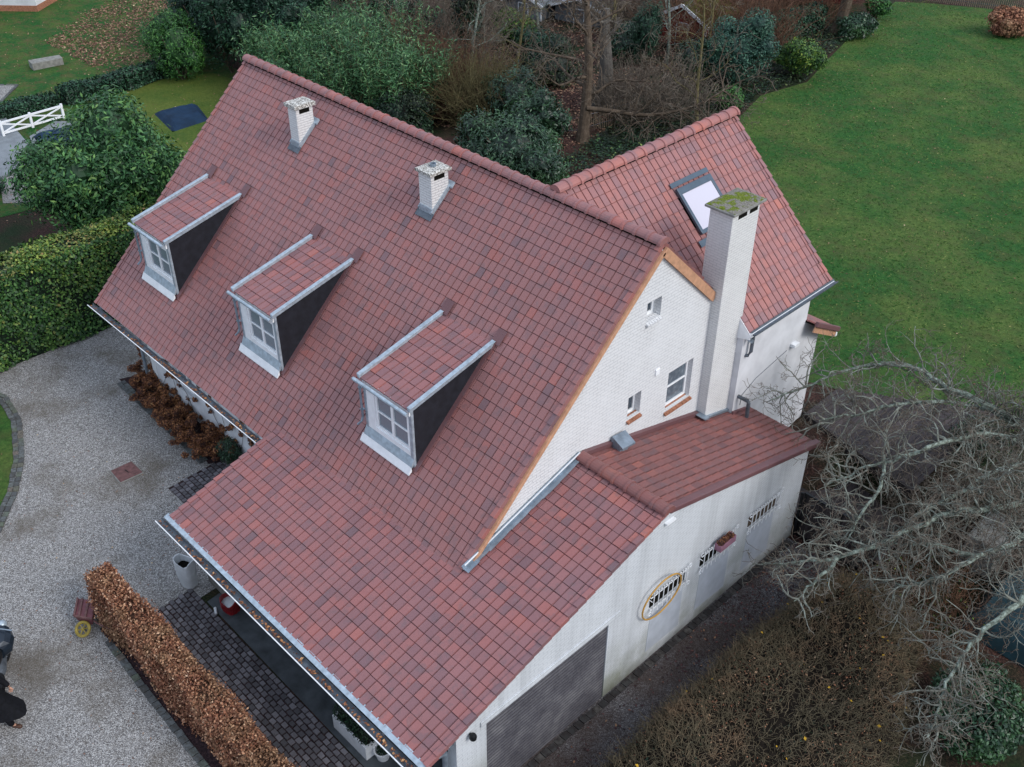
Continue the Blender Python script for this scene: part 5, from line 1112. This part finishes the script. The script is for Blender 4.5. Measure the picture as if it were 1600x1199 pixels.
shed('garden_shed', (-34.2, 30.0), 2.6, 2.4, 1.0, .5, .2, 'shed_roof', 'shed_roof', 'grey shed with pale roof at the top edge, left of the two', 0)
shed('garden_shed', (-31.0, 31.5), 3.4, 2.4, 1.0, .5, .2, 'shed_roof', 'shed_roof', 'grey shed with pale roof at the top edge, right of the two', 0)
shed('garden_shed', (-22.5, 42.5), 5.0, 3.0, 1.8, 1.0, .1, 'red', 'shed_roof', 'dark red outbuilding at the top edge above the round shrub', 1.2)
# log pile
root = empty('log_pile', (-31.9, 24.3, 0), 'dark covered log pile at the foot of the thick grey trunk', 'log pile'); mb = MB()
for j in range(5):
    for i in range(9): mb.tube([(-32.6+i*.16, 23.9, .1+j*.15), (-32.6+i*.16, 24.7, .1+j*.15)], .07, 8)
mb.build('logs', M['bark_brown'], root); mb = MB(); mb.hexa([(-32.8, 23.8, .80), (-31.1, 23.8, .80), (-31.1, 24.8, .86), (-32.8, 24.8, .86)], [(-32.8, 23.8, .83), (-31.1, 23.8, .83), (-31.1, 24.8, .89), (-32.8, 24.8, .89)]); mb.build('cover', M['black'], root)
# neighbour: white building, terrace, cross-rail fence, tarpaulins, clipped hedges
root = empty('neighbour_house', (-57.5, 9, 0), 'white building with dark doorway and brick plinth in the top left corner', 'building')
mb = MB(); q0, q1, q2 = (-63.2, 1.5), (-55.35, 9.2), (-61.2, 16.8); q3 = (-69.2, 9.1)
mb.hexa([(*p, .35) for p in (q0, q1, q2, q3)], [(*p, 4.5) for p in (q0, q1, q2, q3)]); mb.build('wall', M['plaster'], root)
mb = MB(); sh = lambda p, k: (p[0]+(p[0]+62.2)*k, p[1]+(p[1]-9.1)*k); mb.hexa([(*sh(p, .006), 0) for p in (q0, q1, q2, q3)], [(*sh(p, .006), .36) for p in (q0, q1, q2, q3)]); mb.build('plinth', M['terracotta'], root)
mb = MB(); dvx, dvy = .714, .70; a = Vector((-58.8, 5.8, 0.3)); n_ = Vector((.70, -.714, 0)); b = a+Vector((dvx, dvy, 0))*2.0
mb.hexa([a+n_*.02, b+n_*.02, b+n_*.06, a+n_*.06], [a+n_*.02+Vector((0, 0, 2.5)), b+n_*.02+Vector((0, 0, 2.5)), b+n_*.06+Vector((0, 0, 2.5)), a+n_*.06+Vector((0, 0, 2.5))]); mb.build('door', M['black'], root)
mb = MB(); mb.hexa([(*sh(p, .05), 4.5) for p in (q0, q1, q2, q3)], [(*sh(p, -.75), 6.2) for p in (q0, q1, q2, q3)]); mb.build('roof', M['shed_roof'], root)
M['terrace'] = simple('grey terrace slabs', '7c8287', .85, .3, var=.15, sc=2, bump=.15)
mb = MB(); mb.prism([(-40.2, .7), (-34.3, -.15), (-33.3, -2.3), (-35, -9), (-44, -8)], 2, 0, .12); tag(mb.build('terrace', M['terrace']), kind='structure')
mb = MB(); mb.prism([(-37.8, 2.2), (-35.0, 4.2), (-34.0, 3.2), (-34.2, -.3), (-36.8, .5)], 2, 0, .10); tag(mb.build('pool_surround', M['terrace']), kind='structure')
sheet('gravel_border', [(-34.3, -.4), (-33.2, -2.4), (-31.0, -3.2), (-29.6, -1.6), (-33.5, 2.8), (-34.2, 1.0)], 0, M['gravel'], .03)
sheet('gravel_patch', [(-46.5, .0), (-43.9, 2.9), (-42.3, 1.4), (-43.5, -2.5)], 0, M['gravel'], .02)
kerb('patch_kerb', [(-46.5, .1), (-43.9, 3.0), (-42.2, 1.4), (-43.5, -2.5)], w=.14, l=.6)
def xfence(name, pts, h, label, z0=.12):
    root = empty(name, (*pts[0], z0), label, 'fence')
    P = [Vector((*p, z0)) for p in pts]; U = Vector((0, 0, 1))
    for p in P: mb = MB(); mb.beam(p, p+U*(h+.1), .10, .10); mb.build('post', M['white'], root)
    for a, b in zip(P, P[1:]):
        mb = MB(); mb.beam(a+U*h, b+U*h, .06, .08); mb.beam(a+U*.12, b+U*.12, .05, .08); mb.beam(a+U*.14, b+U*(h-.04), .05, .06); mb.beam(a+U*(h-.04), b+U*.14, .045, .06); mb.build('rails', M['white'], root)
    return root
xfence('cross_rail_fence', [(-37.6, -.35), (-37.65, 1.05), (-37.7, 2.6)], .62, 'white cross rail fence beyond the grey terrace at left')
xfence('cross_rail_fence', [(-37.4, -.75), (-38.6, -2.2)], .95, 'white cross rail fence cut by the left picture edge')
M['tarp'] = simple('blue tarpaulin', '182f47', .75, .2, var=.25, sc=1.5, bump=.4)
M['tarp_teal'] = simple('dark teal tarpaulin', '1c3a42', .45, .5, var=.3, sc=1.8, bump=.4)
def tarp(name, poly, h, mat, label, seed, z0=0):
    rs = random.Random(seed); root = MB(); n = 14; A, B, C, D = [Vector((*p, z0)) for p in poly]; G_ = []
    for i in range(n+1):
        row = []
        for j in range(n+1):
            u, v = i/n, j/n; p = (A*(1-u)+B*u)*(1-v)+(D*(1-u)+C*u)*v; e = min(u, 1-u, v, 1-v); z = h*min(1, e*8)*(1-.12*math.sin(3.1*u*math.pi)*math.sin(2.3*v*math.pi))+rs.uniform(-.012, .012)+.02*math.sin(9*u+4*v)
            row.append((p.x, p.y, z0+max(.02, z)))
        G_.append(row)
    for i in range(n):
        for j in range(n): root.face([G_[i][j], G_[i+1][j], G_[i+1][j+1], G_[i][j+1]])
    ring = [G_[i][0] for i in range(n)]+[G_[n][j] for j in range(n)]+[G_[i][n] for i in range(n, 0, -1)]+[G_[0][j] for j in range(n, 0, -1)]
    root.face([(p[0], p[1], z0+.005) for p in ring]); 
    for k in range(len(ring)): p, q = ring[k], ring[(k+1) % len(ring)]; root.face([(p[0], p[1], z0+.005), p, q, (q[0], q[1], z0+.005)])
    return tag(root.build(name, M[mat]), label, 'tarpaulin')
tarp('tarpaulin', [(-35.5, 6.1), (-35.1, 8.2), (-33.0, 7.6), (-32.9, 5.6)], .28, 'tarp', 'dark blue tarpaulin with fallen leaves on the mossy lawn left of the roof', 1)
tarp('tarpaulin', [(-36.6, .6), (-35.9, 3.6), (-34.2, 2.9), (-34.6, .3)], .30, 'tarp', 'blue tarpaulin behind the white cross rail fence', 2, .1)
mb = MB(); mb.hexa([(-46.1, 4.6, 0), (-45.8, 6.2, 0), (-45.2, 6.1, 0), (-45.4, 4.5, 0)], [(-46.1, 4.6, .38), (-45.8, 6.2, .38), (-45.2, 6.1, .38), (-45.4, 4.5, .38)]); tag(mb.build('stone_block', M['concstone'], bevel=.02), 'grey stone block standing on the neighbouring lawn, top left', 'stone block')
hedge('low_hedge', [(-39.8, 3.6), (-39.6, 6.6), (-40.0, 9.4), (-40.9, 11.6)], .9, .85, 'low curved dark hedge sprinkled with leaves on the neighbouring lawn', 'dconif', 'core_green', 300, .13, 15)
hedge('low_hedge', [(-40.2, -1.2), (-39.9, 3.2)], .9, .6, 'low dark hedge right behind the white cross rail fence', 'dconif', 'core_green', 300, .13, 16)
hedge('low_hedge', [(-19.4, 32.4), (-18.6, 37.4)], 1.0, 1.4, 'dark clipped hedge behind the yellow green variegated shrub', 'dconif', 'core_green', 260, .14, 17, z0=1.2)
shrub('box_ball', (-32.0, -3.0, .45), (.55, .55, .5), 'dark clipped box ball cut by the left picture edge', 'bush', 'dconif', 1600, .06, 130, 3)

# timber deck, lower deck, fence at the garage corner
def boards(name, poly_x, y0, y1, z, bw, mat, ang=0, kind='structure'):
    mb = MB(); x = poly_x[0]
    while x < poly_x[1]:
        a = random.uniform(-.05, .05); mb.hexa([(x+.004, y0(x)+a, z-.035), (x+bw-.006, y0(x)+a, z-.035), (x+bw-.006+ang, y1(x)+a, z-.035), (x+.004+ang, y1(x)+a, z-.035)], [(x+.004, y0(x)+a, z), (x+bw-.006, y0(x)+a, z), (x+bw-.006+ang, y1(x)+a, z), (x+.004+ang, y1(x)+a, z)], 0, random.random()); x += bw
    return tag(mb.build(name, mat), kind=kind)
boards('upper_deck', (.47, 4.2), lambda x: 6.85-.22*(x-.47), lambda x: 8.6+.62*(x-.47), 1.27, .145, M['deck'])
mb = MB(); mb.beam((.45, 6.80, 1.20), (4.25, 5.97, 1.20), .08, .30); tag(mb.build('deck_edge', M['deck']), kind='structure')
boards('lower_deck', (1.2, 4.6), lambda x: 3.95, lambda x: 6.6-.22*(x-.47), .50, .145, M['deck'])
fr_ = empty('deck_fence', (2.45, 3.75, 0), 'dark timber fence in a black metal frame at the garage corner', 'fence')
mb = MB()
for x in (2.50, 3.55, 4.6): mb.box((x-.03, 3.72, 0), (x+.03, 3.78, 1.45))
mb.box((2.47, 3.715, 1.45), (4.63, 3.785, 1.50)); mb.box((2.47, 3.715, .04), (4.63, 3.785, .09)); mb.box((2.40, 3.66, .02), (2.46, 3.72, 1.5)); mb.build('frame', M['black'], fr_)
mb = MB()
for k in range(17): mb.box((2.54+k*.121, 3.74, .1), (2.54+k*.121+.108, 3.76, 1.44), 0, random.random())
mb.build('boards', M['deck'], fr_)
tarp('tarpaulin', [(6.9, 3.8), (9.2, 3.8), (9.2, 6.4), (6.9, 6.4)], .75, 'tarp_teal', 'dark teal tarpaulin half hidden by the lichened limbs at the right edge', 5)
mb = MB(); mb.box((6.0, 5.5, .3), (6.8, 6.9, 1.3)); tag(mb.build('stone_block', M['concstone'], bevel=.03), 'grey block beside the dark teal tarpaulin at the right edge', 'stone block')

# ------------------------------------------------------------------ small things
# manhole cover
root = empty('manhole_cover', (-12.0, -7.7, 0), 'square reddish manhole cover set in the pale gravel drive', 'manhole cover')
A_ = [(-12.36, -8.02), (-11.68, -8.06), (-11.64, -7.36), (-12.34, -7.36)]
M['rust'] = simple('rusty cover', '6a4c4b', .8, .3, var=.25, sc=12, bump=.3)
mb = MB(); mb.hexa([(*p, .0) for p in A_], [(*p, .045) for p in A_]); mb.build('frame', M['concstone'], root, bevel=.008)
mb = MB(); B_ = [(p[0]*.93-12*.07, p[1]*.93-7.7*.07) for p in A_]; mb.hexa([(*p, .04) for p in B_], [(*p, .056) for p in B_]); lid = mb.build('lid', M['rust'], root, bevel=.006)
mb = MB(); mb.tube([(-12.08, -7.70, .056), (-12.06, -7.70, .075), (-11.94, -7.68, .075), (-11.92, -7.68, .056)], .01, 6); mb.build('handle', M['black'], lid)
# white bag with an open top
def sack(name, c, w_, d_, h, mat, label, ang=0, open_=True, seed=1, fill='dark_in', taper=.75):
    rs = random.Random(seed); root = empty(name, (c[0], c[1], 0), label, 'bag'); mb = MB(); n = 20; rows = 9; ca, sa = math.cos(ang), math.sin(ang); R_ = []
    for i in range(rows):
        t = i/(rows-1); row = []
        for j in range(n):
            a = 2*math.pi*j/n; k = (1-(1-taper)*(1-t)**2)*(1+.05*math.sin(3*a+5*t)+rs.uniform(-.02, .03)); e = .55; cx_, sx_ = math.cos(a), math.sin(a)
            x = w_/2*math.copysign(abs(cx_)**e, cx_)*k; y = d_/2*math.copysign(abs(sx_)**e, sx_)*k
            z = h*t+(.05*math.sin(2*a+1) if i == rows-1 else 0)+rs.uniform(-.01, .01)*(i > 0)
            row.append((c[0]+x*ca-y*sa, c[1]+x*sa+y*ca, max(.01, z)))
        R_.append(row)
    for i in range(rows-1):
        for j in range(n): mb.face([R_[i][j], R_[i][(j+1) % n], R_[i+1][(j+1) % n], R_[i+1][j]])
    mb.face(R_[0][::-1])
    inn = [(p[0]*.92+c[0]*.08, p[1]*.92+c[1]*.08, p[2]-.005) for p in R_[-1]]; lo = [(p[0], p[1], h*.72) for p in inn]
    for j in range(n): k = (j+1) % n; mb.face([R_[-1][j], R_[-1][k], inn[k], inn[j]]); mb.face([inn[j], inn[k], lo[k], lo[j]])
    mb.build('bag_skin', M[mat], root)
    mb = MB(); mb.face([(p[0], p[1], h*.73) for p in inn]); mb.build('contents', M[fill], root)
    return root
M['bagwhite'] = simple('white woven sack', 'd6dadd', .7, .3, var=.08, sc=5, bump=.6)
M['bagred'] = simple('red plastic bag', '8e1a22', .4, .5, var=.25, sc=6, bump=.6)
sack('bag', (-7.02, -8.62), .5, .36, .86, 'bagwhite', 'tall open white sack standing by the corner of the carport roof', .3, seed=3)
sack('bag', (-5.58, -8.33), .44, .34, .36, 'bagred', 'open red plastic bag with white lining under the carport gutter', .2, seed=5, fill='bagwhite', taper=.9)
root = empty('drink_can', (-5.78, -8.64, 0), 'small white can lying on the dark cobbles near the red bag', 'can')
mb = MB(); mb.tube([(-5.86, -8.60, .075), (-5.85, -8.605, .075), (-5.68, -8.68, .075), (-5.67, -8.685, .075)], [.026, .034, .034, .026], 12); mb.build('can_body', M['bagwhite'], root)
# planters
def planter(c, w_, d_, h, label, mat, fol, seed, fr=(.5, .5, .4), lumps=5, n=2200):
    root = empty('planter', (c[0], c[1], 0), label, 'planter'); mb = MB(); t = .05
    x0, x1, y0, y1 = c[0]-w_/2, c[0]+w_/2, c[1]-d_/2, c[1]+d_/2
    for a, b in (((x0, y0, .035), (x1, y0+t, h)), ((x0, y1-t, .035), (x1, y1, h)), ((x0, y0+t, .035), (x0+t, y1-t, h)), ((x1-t, y0+t, .035), (x1, y1-t, h))): mb.box(a, b)
    mb.build('box', M[mat], root); mb = MB(); mb.box((x0+t, y0+t, .04), (x1-t, y1-t, h-.05)); mb.build('soil', M['soil_d'], root)
    rg = np.random.default_rng(seed); parts = [(np.array((c[0]+(i/(lumps-1)-.5)*w_*.75, c[1], h+.16)), np.array((w_/lumps*.8, d_*.55, .26))) for i in range(lumps)]
    foliage('foliage', parts, n, .05, M[fol], root, .5, .6, rg, h-.1)
    return root
planter((-.56, -8.30), 1.15, .5, .45, 'long white planter with a dark leafy shrub under the carport eave, bottom', 'white', 'ivy', 7, lumps=5, n=4200)
planter((-6.28, -8.02), .95, .42, .40, 'pale concrete planter with dark shrub beside the tall white sack', 'concstone', 'ivy', 8, lumps=4, n=3200)
root = empty('flower_pot', (.18, -8.24, 0), 'round white pot with a low plant beside the long white planter', 'flower pot')
mb = MB(); mb.lathe((.18, -8.24, .03), [(0, 0), (.13, 0), (.18, .24), (.195, .24), (.195, .27), (.165, .27), (.155, .2), (0, .2)], 20); mb.build('pot', M['white'], root, smooth=False)
foliage('plant', [(np.array((.18, -8.24, .26)), np.array((.13, .13, .07)))], 500, .04, M['ivy'], root, .5, .6, np.random.default_rng(2), .2)
mb = MB(); mb.tube([(.14, -8.24, .2), (.13, -8.26, .55)], .008, 5); mb.build('stick', M['white'], root)
# wheelbarrow lying with its yellow wheel up
root = empty('wheelbarrow', (-7.4, -10.95, 0), 'old reddish wheelbarrow with yellow wheel tipped against the beech hedge', 'wheelbarrow')
c0 = Vector((-7.52, -10.78, .0))
mb = MB(); 
tr = [(-7.98, -10.80), (-7.50, -11.12), (-7.12, -10.86), (-7.62, -10.52)]
mb.hexa([(p[0]*.7+-7.55*.3, p[1]*.7-10.82*.3, .16) for p in tr], [(*p, .46) for p in tr])
M['barrow'] = simple('faded red steel', '6e3f45', .6, .4, var=.2, sc=6, bump=.15)
mb.build('tray', M['barrow'], root, bevel=.012)
mb = MB()
for t in (0.25, .6): a = Vector((*tr[0], .475)).lerp(Vector((*tr[3], .475)), t); b = Vector((*tr[1], .475)).lerp(Vector((*tr[2], .475)), t); mb.beam(a, b, .05, .03)
mb.beam((*tr[0], .48), (*tr[1], .48), .04, .04); mb.beam((*tr[1], .48), (*tr[2], .48), .04, .04); mb.build('tray_ribs', M['rust'], root)
wc = Vector((-7.22, -11.10, .24)); mb = MB(); ax = Vector((.35, -.45, .65)).normalized(); ux = ax.cross(Vector((0, 0, 1))).normalized(); uy = ax.cross(ux)
ring = [wc+(ux*math.cos(a)+uy*math.sin(a))*.16 for a in [2*math.pi*k/24 for k in range(25)]]
M['ywheel'] = simple('yellow rim', '8a7a35', .6, .4, var=.2, sc=9, bump=.1)
mb.tube(ring, .038, 8, cap=False); whl = mb.build('wheel', M['ywheel'], root); mb = MB()
for k in range(3): a = math.pi*k/3+.3; mb.beam(wc-(ux*math.cos(a)+uy*math.sin(a))*.15, wc+(ux*math.cos(a)+uy*math.sin(a))*.15, .02, .02)
mb.build('spokes', M['ywheel'], whl); root.location += Vector((-.06, -.14, 0))
mb = MB(); mb.tube([(-7.5, -11.0, .38), (-7.1, -10.95, .36), (-6.75, -10.8, .33)], .018, 7); mb.tube([(-7.6, -10.6, .4), (-7.2, -10.55, .4), (-6.9, -10.5, .38)], .018, 7); mb.build('handle', M['rust'], root)
# motorcycle cut by the left edge
root = empty('motorcycle', (-7.1, -13.3, 0), 'black motorcycle with round chrome headlamp parked on the gravel, cut by the left edge', 'motorcycle')
Fp, Rp = Vector((-7.95, -12.78, 0)), Vector((-6.48, -13.78, 0)); D_ = (Rp-Fp).normalized(); S2 = Vector((-D_.y, D_.x, 0)); U = Vector((0, 0, 1))
Q = lambda a, b, z: Fp+D_*a+S2*b+U*z
for a in (.05, 1.55):
    c = Q(a, 0, .31); ring = [c+(D_*math.cos(t)+U*math.sin(t))*.27 for t in [2*math.pi*k/24 for k in range(25)]]; mb = MB(); mb.tube(ring, .055, 8, cap=False); wl = mb.build('wheel', M['black'], root)
    mb = MB(); mb.tube([c-S2*.05, c+S2*.05], .10, 12)
    for k in range(5): t = 2*math.pi*k/5; mb.beam(c, c+(D_*math.cos(t)+U*math.sin(t))*.24, .03, .03)
    mb.build('rim', M['zinc'], wl)
M['mblue'] = simple('dark blue paint', '1c2733', .3, .5, .2, var=.1, sc=4, bump=.02)
def loft(secs, name, mat, parent=root):
    """secs: along, half width, z low, z high"""
    mb = MB(); n = 14; R_ = []
    for (a, w_, z0, z1) in secs: R_.append([Q(a, math.cos(2*math.pi*k/n)*w_, (z0+z1)/2+math.sin(2*math.pi*k/n)*(z1-z0)/2) for k in range(n)])
    for r1, r2 in zip(R_, R_[1:]):
        for k in range(n): mb.face([r1[k], r1[(k+1) % n], r2[(k+1) % n], r2[k]])
    mb.face(R_[0][::-1]); mb.face(R_[-1]); return mb.build(name, M[mat], parent)
loft([(-.12, .12, .72, .98), (0, .27, .60, 1.08), (.18, .36, .50, 1.05), (.38, .34, .42, .98), (.52, .20, .45, .92)], 'fairing', 'mblue')
loft([(.45, .12, .60, .95), (.65, .20, .55, 1.02), (.85, .19, .58, .98), (1.0, .12, .60, .86)], 'fuel_tank', 'black')
loft([(.90, .13, .70, .84), (1.1, .20, .68, .86), (1.35, .19, .68, .90), (1.6, .14, .74, .93), (1.85, .05, .82, .90)], 'seat', 'black')
loft([(.4, .14, .25, .55), (.7, .20, .2, .6), (1.0, .16, .22, .55)], 'engine', 'zinc_dark')
loft([(1.05, .26, .42, .70), (1.3, .36, .36, .76), (1.6, .36, .36, .78), (1.85, .24, .44, .74)], 'side_bags', 'black')
loft([(1.3, .06, .50, .60), (1.6, .08, .56, .64), (1.8, .08, .46, .56), (1.95, .07, .30, .42)], 'rear_mudguard', 'black')
mb = MB(); mb.lathe(Q(-.06, .10, .98), [(0, .10), (.07, .085), (.105, .04), (.11, 0), (.09, -.06), (0, -.08)], 18); mb.build('headlamp', M['zinc_pale'], root, smooth=True)
mb = MB(); mb.tube([Q(.25, -.40, 1.08), Q(.18, -.15, 1.10), Q(.18, .15, 1.10), Q(.25, .40, 1.08)], .016, 8); mb.build('handlebar', M['zinc'], root)
M['amber'] = simple('amber lens', '9a4a22', .3, .5, var=.1, sc=4, bump=0)
for s_ in (-1, 1):
    mb = MB(); mb.tube([Q(1.86, 0, .46), Q(1.90, s_*.17, .42)], .015, 6); c = Q(1.91, s_*.20, .42); mb.lathe(c, [(0, .04), (.035, .025), (.045, 0), (.035, -.025), (0, -.04)], 10); mb.build('indicator', M['amber'], root)
# hoop hanging on a grille, flower box
root = empty('hoop', (2.48, -2.2, 2.1), 'yellow hoop hung over the window grille nearest the slatted door', 'hoop'); M['hoop'] = simple('yellow plastic', 'b58a42', .5, .4, var=.12, sc=5, bump=.02)
mb = MB(); c = Vector((2.49, -2.12, 2.10)); ring = [c+Vector((.03*math.sin(t), math.cos(t)*.66, math.sin(t)*.56)) for t in [2*math.pi*k/48 for k in range(49)]]; mb.tube(ring, .02, 8, cap=False); mb.build('ring', M['hoop'], root)
root = empty('flower_box', (2.52, .15, 2.3), 'pink window box with brown plants on the middle window grille', 'flower box')
M['pink'] = simple('faded pink plastic', '9a6f80', .6, .3, var=.15, sc=5, bump=.05)
mb = MB(); X0, X1, Y0, Y1, z0, z1 = 2.46, 2.64, -.22, .36, 2.22, 2.40
for a, b in (((X0, Y0, z0), (X1, Y0+.02, z1)), ((X0, Y1-.02, z0), (X1, Y1, z1)), ((X0, Y0+.02, z0), (X0+.02, Y1-.02, z1)), ((X1-.02, Y0+.02, z0), (X1, Y1-.02, z1)), ((X0+.02, Y0+.02, z0), (X1-.02, Y1-.02, z0+.1))): mb.box(a, b)
mb.build('box', M['pink'], root)
foliage('plant', [(np.array((2.55, y, 2.42)), np.array((.09, .10, .07))) for y in (-.12, .05, .25)], 700, .035, M['hydr'], root, .5, .8, np.random.default_rng(4), 2.3)
# hydrangeas in the front bed and vine on the wall
rgh = np.random.default_rng(77); hyd = [(-15.3, -5.1), (-14.6, -5.35), (-14.1, -4.95+-.35), (-13.5, -5.45), (-12.9, -5.4), (-12.3, -5.5), (-11.7, -5.45), (-11.1, -5.5), (-10.9, -5.2)]
hl = ['leftmost dried hydrangea in the front bed, by the downpipe', 'second dried hydrangea from the left in the front bed', 'third dried hydrangea from the left in the front bed', 'fourth dried hydrangea from the left in the front bed', 'middle dried hydrangea of the front bed', 'dried hydrangea right of the middle of the front bed', 'third dried hydrangea from the right in the front bed', 'second dried hydrangea from the right in the front bed', 'rightmost dried hydrangea, beside the dark round shrub']
for k, (x, y) in enumerate(hyd):
    root = empty('hydrangea', (x, y, 0), hl[k], 'plant', 'dried hydrangeas in the front bed'); S_ = []; heads = []
    for i in range(30):
        a = rgh.random()*6.28; q = rgh.random()**.5; s_, pts, d = curvy((x+.1*math.cos(a), y+.1*math.sin(a), 0), (math.cos(a)*1.2*q, math.sin(a)*1.3*q-.15, 1), rgh.uniform(.35, .8), .006, .004, 4, rgh, .12); S_ += s_; heads.append(pts[-1])
    V, F = tubes(S_, 4); link('stem', npmesh('stem', V, F), M['bark_brown'], root)
    foliage('flower_heads', [(h, np.array((1, 1, .75))*rgh.uniform(.075, .145)) for h in heads], 4200, .045, M['hydr'], root, .8, .7, rgh, 0, shell=.2, curl=.1)
shrub('evergreen_bush', (-10.35, -5.35, .5), (.48, .42, .5), 'small dark round bush where the main eave meets the carport roof', 'bush', 'rhod', 2600, .05, 140, 5)
root = empty('climbing_vine', (-12.5, -5.1, 0), 'bare climbing vine with a few brown leaves on the white front wall', 'vine'); S_ = []; C = []
for x in np.arange(-14.8, -9.4, .55):
    s_, pts, d = curvy((x, -5.08, 0), (rgh.normal(0, .4), 0, 1), 2.6, .008, .004, 12, rgh, .22)
    for s in s_:
        p, q = list(s[:3]), list(s[3:6]); p[1] = q[1] = -5.075; S_.append((*p, *q, *s[6:])); 
    C += [(p[0], -5.12, p[2]) for p in pts[6:] if rgh.random() < .55]
V, F = tubes(S_, 4); link('stem', npmesh('stem', V, F), M['bark_brown'], root)
foliage('leaves', [(np.array(c), np.array((.09, .05, .07))) for c in C], len(C)*26, .07, M['hydr'], root, .8, .7, rgh, 0)

# person walking beside the motorcycle, mostly outside the left edge
M['skin'] = simple('skin', 'b58a74', .6, .3, var=.05, sc=9, bump=0)
M['cloth_black'] = simple('black cloth', '101116', .85, .2, var=.3, sc=14, bump=.2)
M['shoe'] = simple('brown shoe leather', '4a3226', .5, .4, var=.2, sc=20, bump=.1)
def skinned(name, verts, edges, radii, mat, parent, root_i=0, sub=2):
    me = bpy.data.meshes.new(name); po = world_of(parent); me.from_pydata([tuple(Vector(v)-po) for v in verts], edges, []); me.update()
    o = bpy.data.objects.new(name, me); COL.objects.link(o); o.parent = parent; me.materials.append(M[mat])
    sk = o.modifiers.new('skin', 'SKIN'); sk.use_smooth_shade = True
    for i, r in enumerate(radii): me.skin_vertices[0].data[i].radius = (r, r) if not isinstance(r, tuple) else r
    me.skin_vertices[0].data[root_i].use_root = True
    o.modifiers.new('sub', 'SUBSURF').levels = sub; o.modifiers['sub'].render_levels = sub; return o
pr = empty('person', (-6.25, -13.75, 0), 'person in long black coat and brown shoes walking by the motorcycle, left edge', 'person')
fdir = Vector((.70, .71, 0)); side = Vector((.71, -.70, 0)); B0 = Vector((-6.14, -13.59, 0))
J = lambda f, s_, z: B0+fdir*f+side*s_+Vector((0, 0, z))
body = [J(0, 0, .95), J(-.01, 0, 1.12), J(0, 0, 1.32), J(.02, 0, 1.46), J(.03, 0, 1.53), J(.045, 0, 1.64), J(.04, 0, 1.72),       # 0..6
        J(.01, .18, 1.42), J(-.10, .24, 1.15), J(.02, .22, .92), J(.01, -.18, 1.42), J(.12, -.24, 1.16), J(.26, -.20, 1.02),      # 7..12
        J(0, .10, .90), J(.10, .11, .50), J(.18, .07, .09), J(.32, .08, .04), J(0, -.10, .90), J(-.10, .05, .50), J(-.30, .42, .09), J(-.18, .43, .04)]
skinned('body', body, [(0, 1), (1, 2), (2, 3), (3, 4), (4, 5), (5, 6), (3, 7), (7, 8), (8, 9), (3, 10), (10, 11), (11, 12), (0, 13), (13, 14), (14, 15), (15, 16), (0, 17), (17, 18), (18, 19), (19, 20)],
        [.14, .13, .15, .10, .055, .095, .085, .06, .045, .03, .06, .045, .03, .085, .06, .04, .035, .085, .06, .04, .035], 'skin', pr)
for sgn, w_ in ((1, 9), (-1, 12)):                                   # hands with separate fingers
    W = body[w_]; V_ = [W, W+Vector((0, 0, -.05))+fdir*.01]; E_ = [(0, 1)]; R_ = [.022, .032]
    for k in range(4):
        o = fdir*(.012*(k-1.5)*2); b = len(V_); V_ += [W+Vector((0, 0, -.09))+o, W+Vector((0, 0, -.125+.006*abs(k-1)))+o-side*sgn*.012, W+Vector((0, 0, -.155+.008*abs(k-1)))+o-side*sgn*.03]; E_ += [(1, b), (b, b+1), (b+1, b+2)]; R_ += [.010, .009, .008]
    b = len(V_); V_ += [W+Vector((0, 0, -.06))+fdir*.045, W+Vector((0, 0, -.095))+fdir*.06]; E_ += [(1, b), (b, b+1)]; R_ += [.011, .009]
    skinned('hand', V_, E_, R_, 'skin', pr, 1, 1)
skinned('trousers', [J(0, 0, .96), J(0, .10, .86), J(.10, .11, .50), J(.19, .08, .08), J(0, -.10, .86), J(-.10, .08, .50), J(-.29, .41, .08)], [(0, 1), (1, 2), (2, 3), (0, 4), (4, 5), (5, 6)], [.15, .11, .085, .07, .11, .085, .07], 'cloth_black', pr)
for (a, b) in (((.17, .07), (.38, .08)), ((-.32, .42), (-.12, .43))): skinned('shoe', [J(a[0], a[1], .06), J((a[0]+b[0])/2, (a[1]+b[1])/2, .05), J(b[0], b[1], .04)], [(0, 1), (1, 2)], [.055, .052, .045], 'shoe', pr, 1, 1)
mb = MB(); n = 22; secs = [(1.47, .09, .10), (1.43, .13, .21), (1.30, .15, .23), (1.05, .15, .19), (.85, .20, .24), (.62, .30, .30), (.48, .38, .35)]; R_ = []
for (z, a, b) in secs:
    fl = max(0, (.95-z))*1.0; R_.append([J(a*math.cos(2*math.pi*k/n)*(1+.06*math.sin(5*2*math.pi*k/n)*fl*3)+.40*fl*max(0, math.cos(2*math.pi*k/n)), b*math.sin(2*math.pi*k/n)*(1+.06*math.sin(4*2*math.pi*k/n)*fl*3), z) for k in range(n)])
for r1, r2 in zip(R_, R_[1:]):
    for k in range(n): mb.face([r1[k], r1[(k+1) % n], r2[(k+1) % n], r2[k]])
mb.build('coat', M['cloth_black'], pr, smooth=True)
for s_, js in ((1, (7, 8, 9)), (-1, (10, 11, 12))): skinned('sleeve', [body[js[0]], body[js[1]], body[js[2]]+Vector((0, 0, .02))], [(0, 1), (1, 2)], [.085, .07, .055], 'cloth_black', pr)
mb = MB(); hd = J(.03, 0, 1.68)
foliage('hair', [(np.array(hd+Vector((-.01, 0, .035))), np.array((.10, .10, .105)))], 900, .05, M['bark_grey'], pr, .4, .3, np.random.default_rng(3), 1.62)
mb.lathe(hd+fdir*.10+Vector((0, 0, -.045)), [(0, .03), (.012, .01), (.018, -.01), (0, -.015)], 8); mb.build('nose', M['skin'], pr)
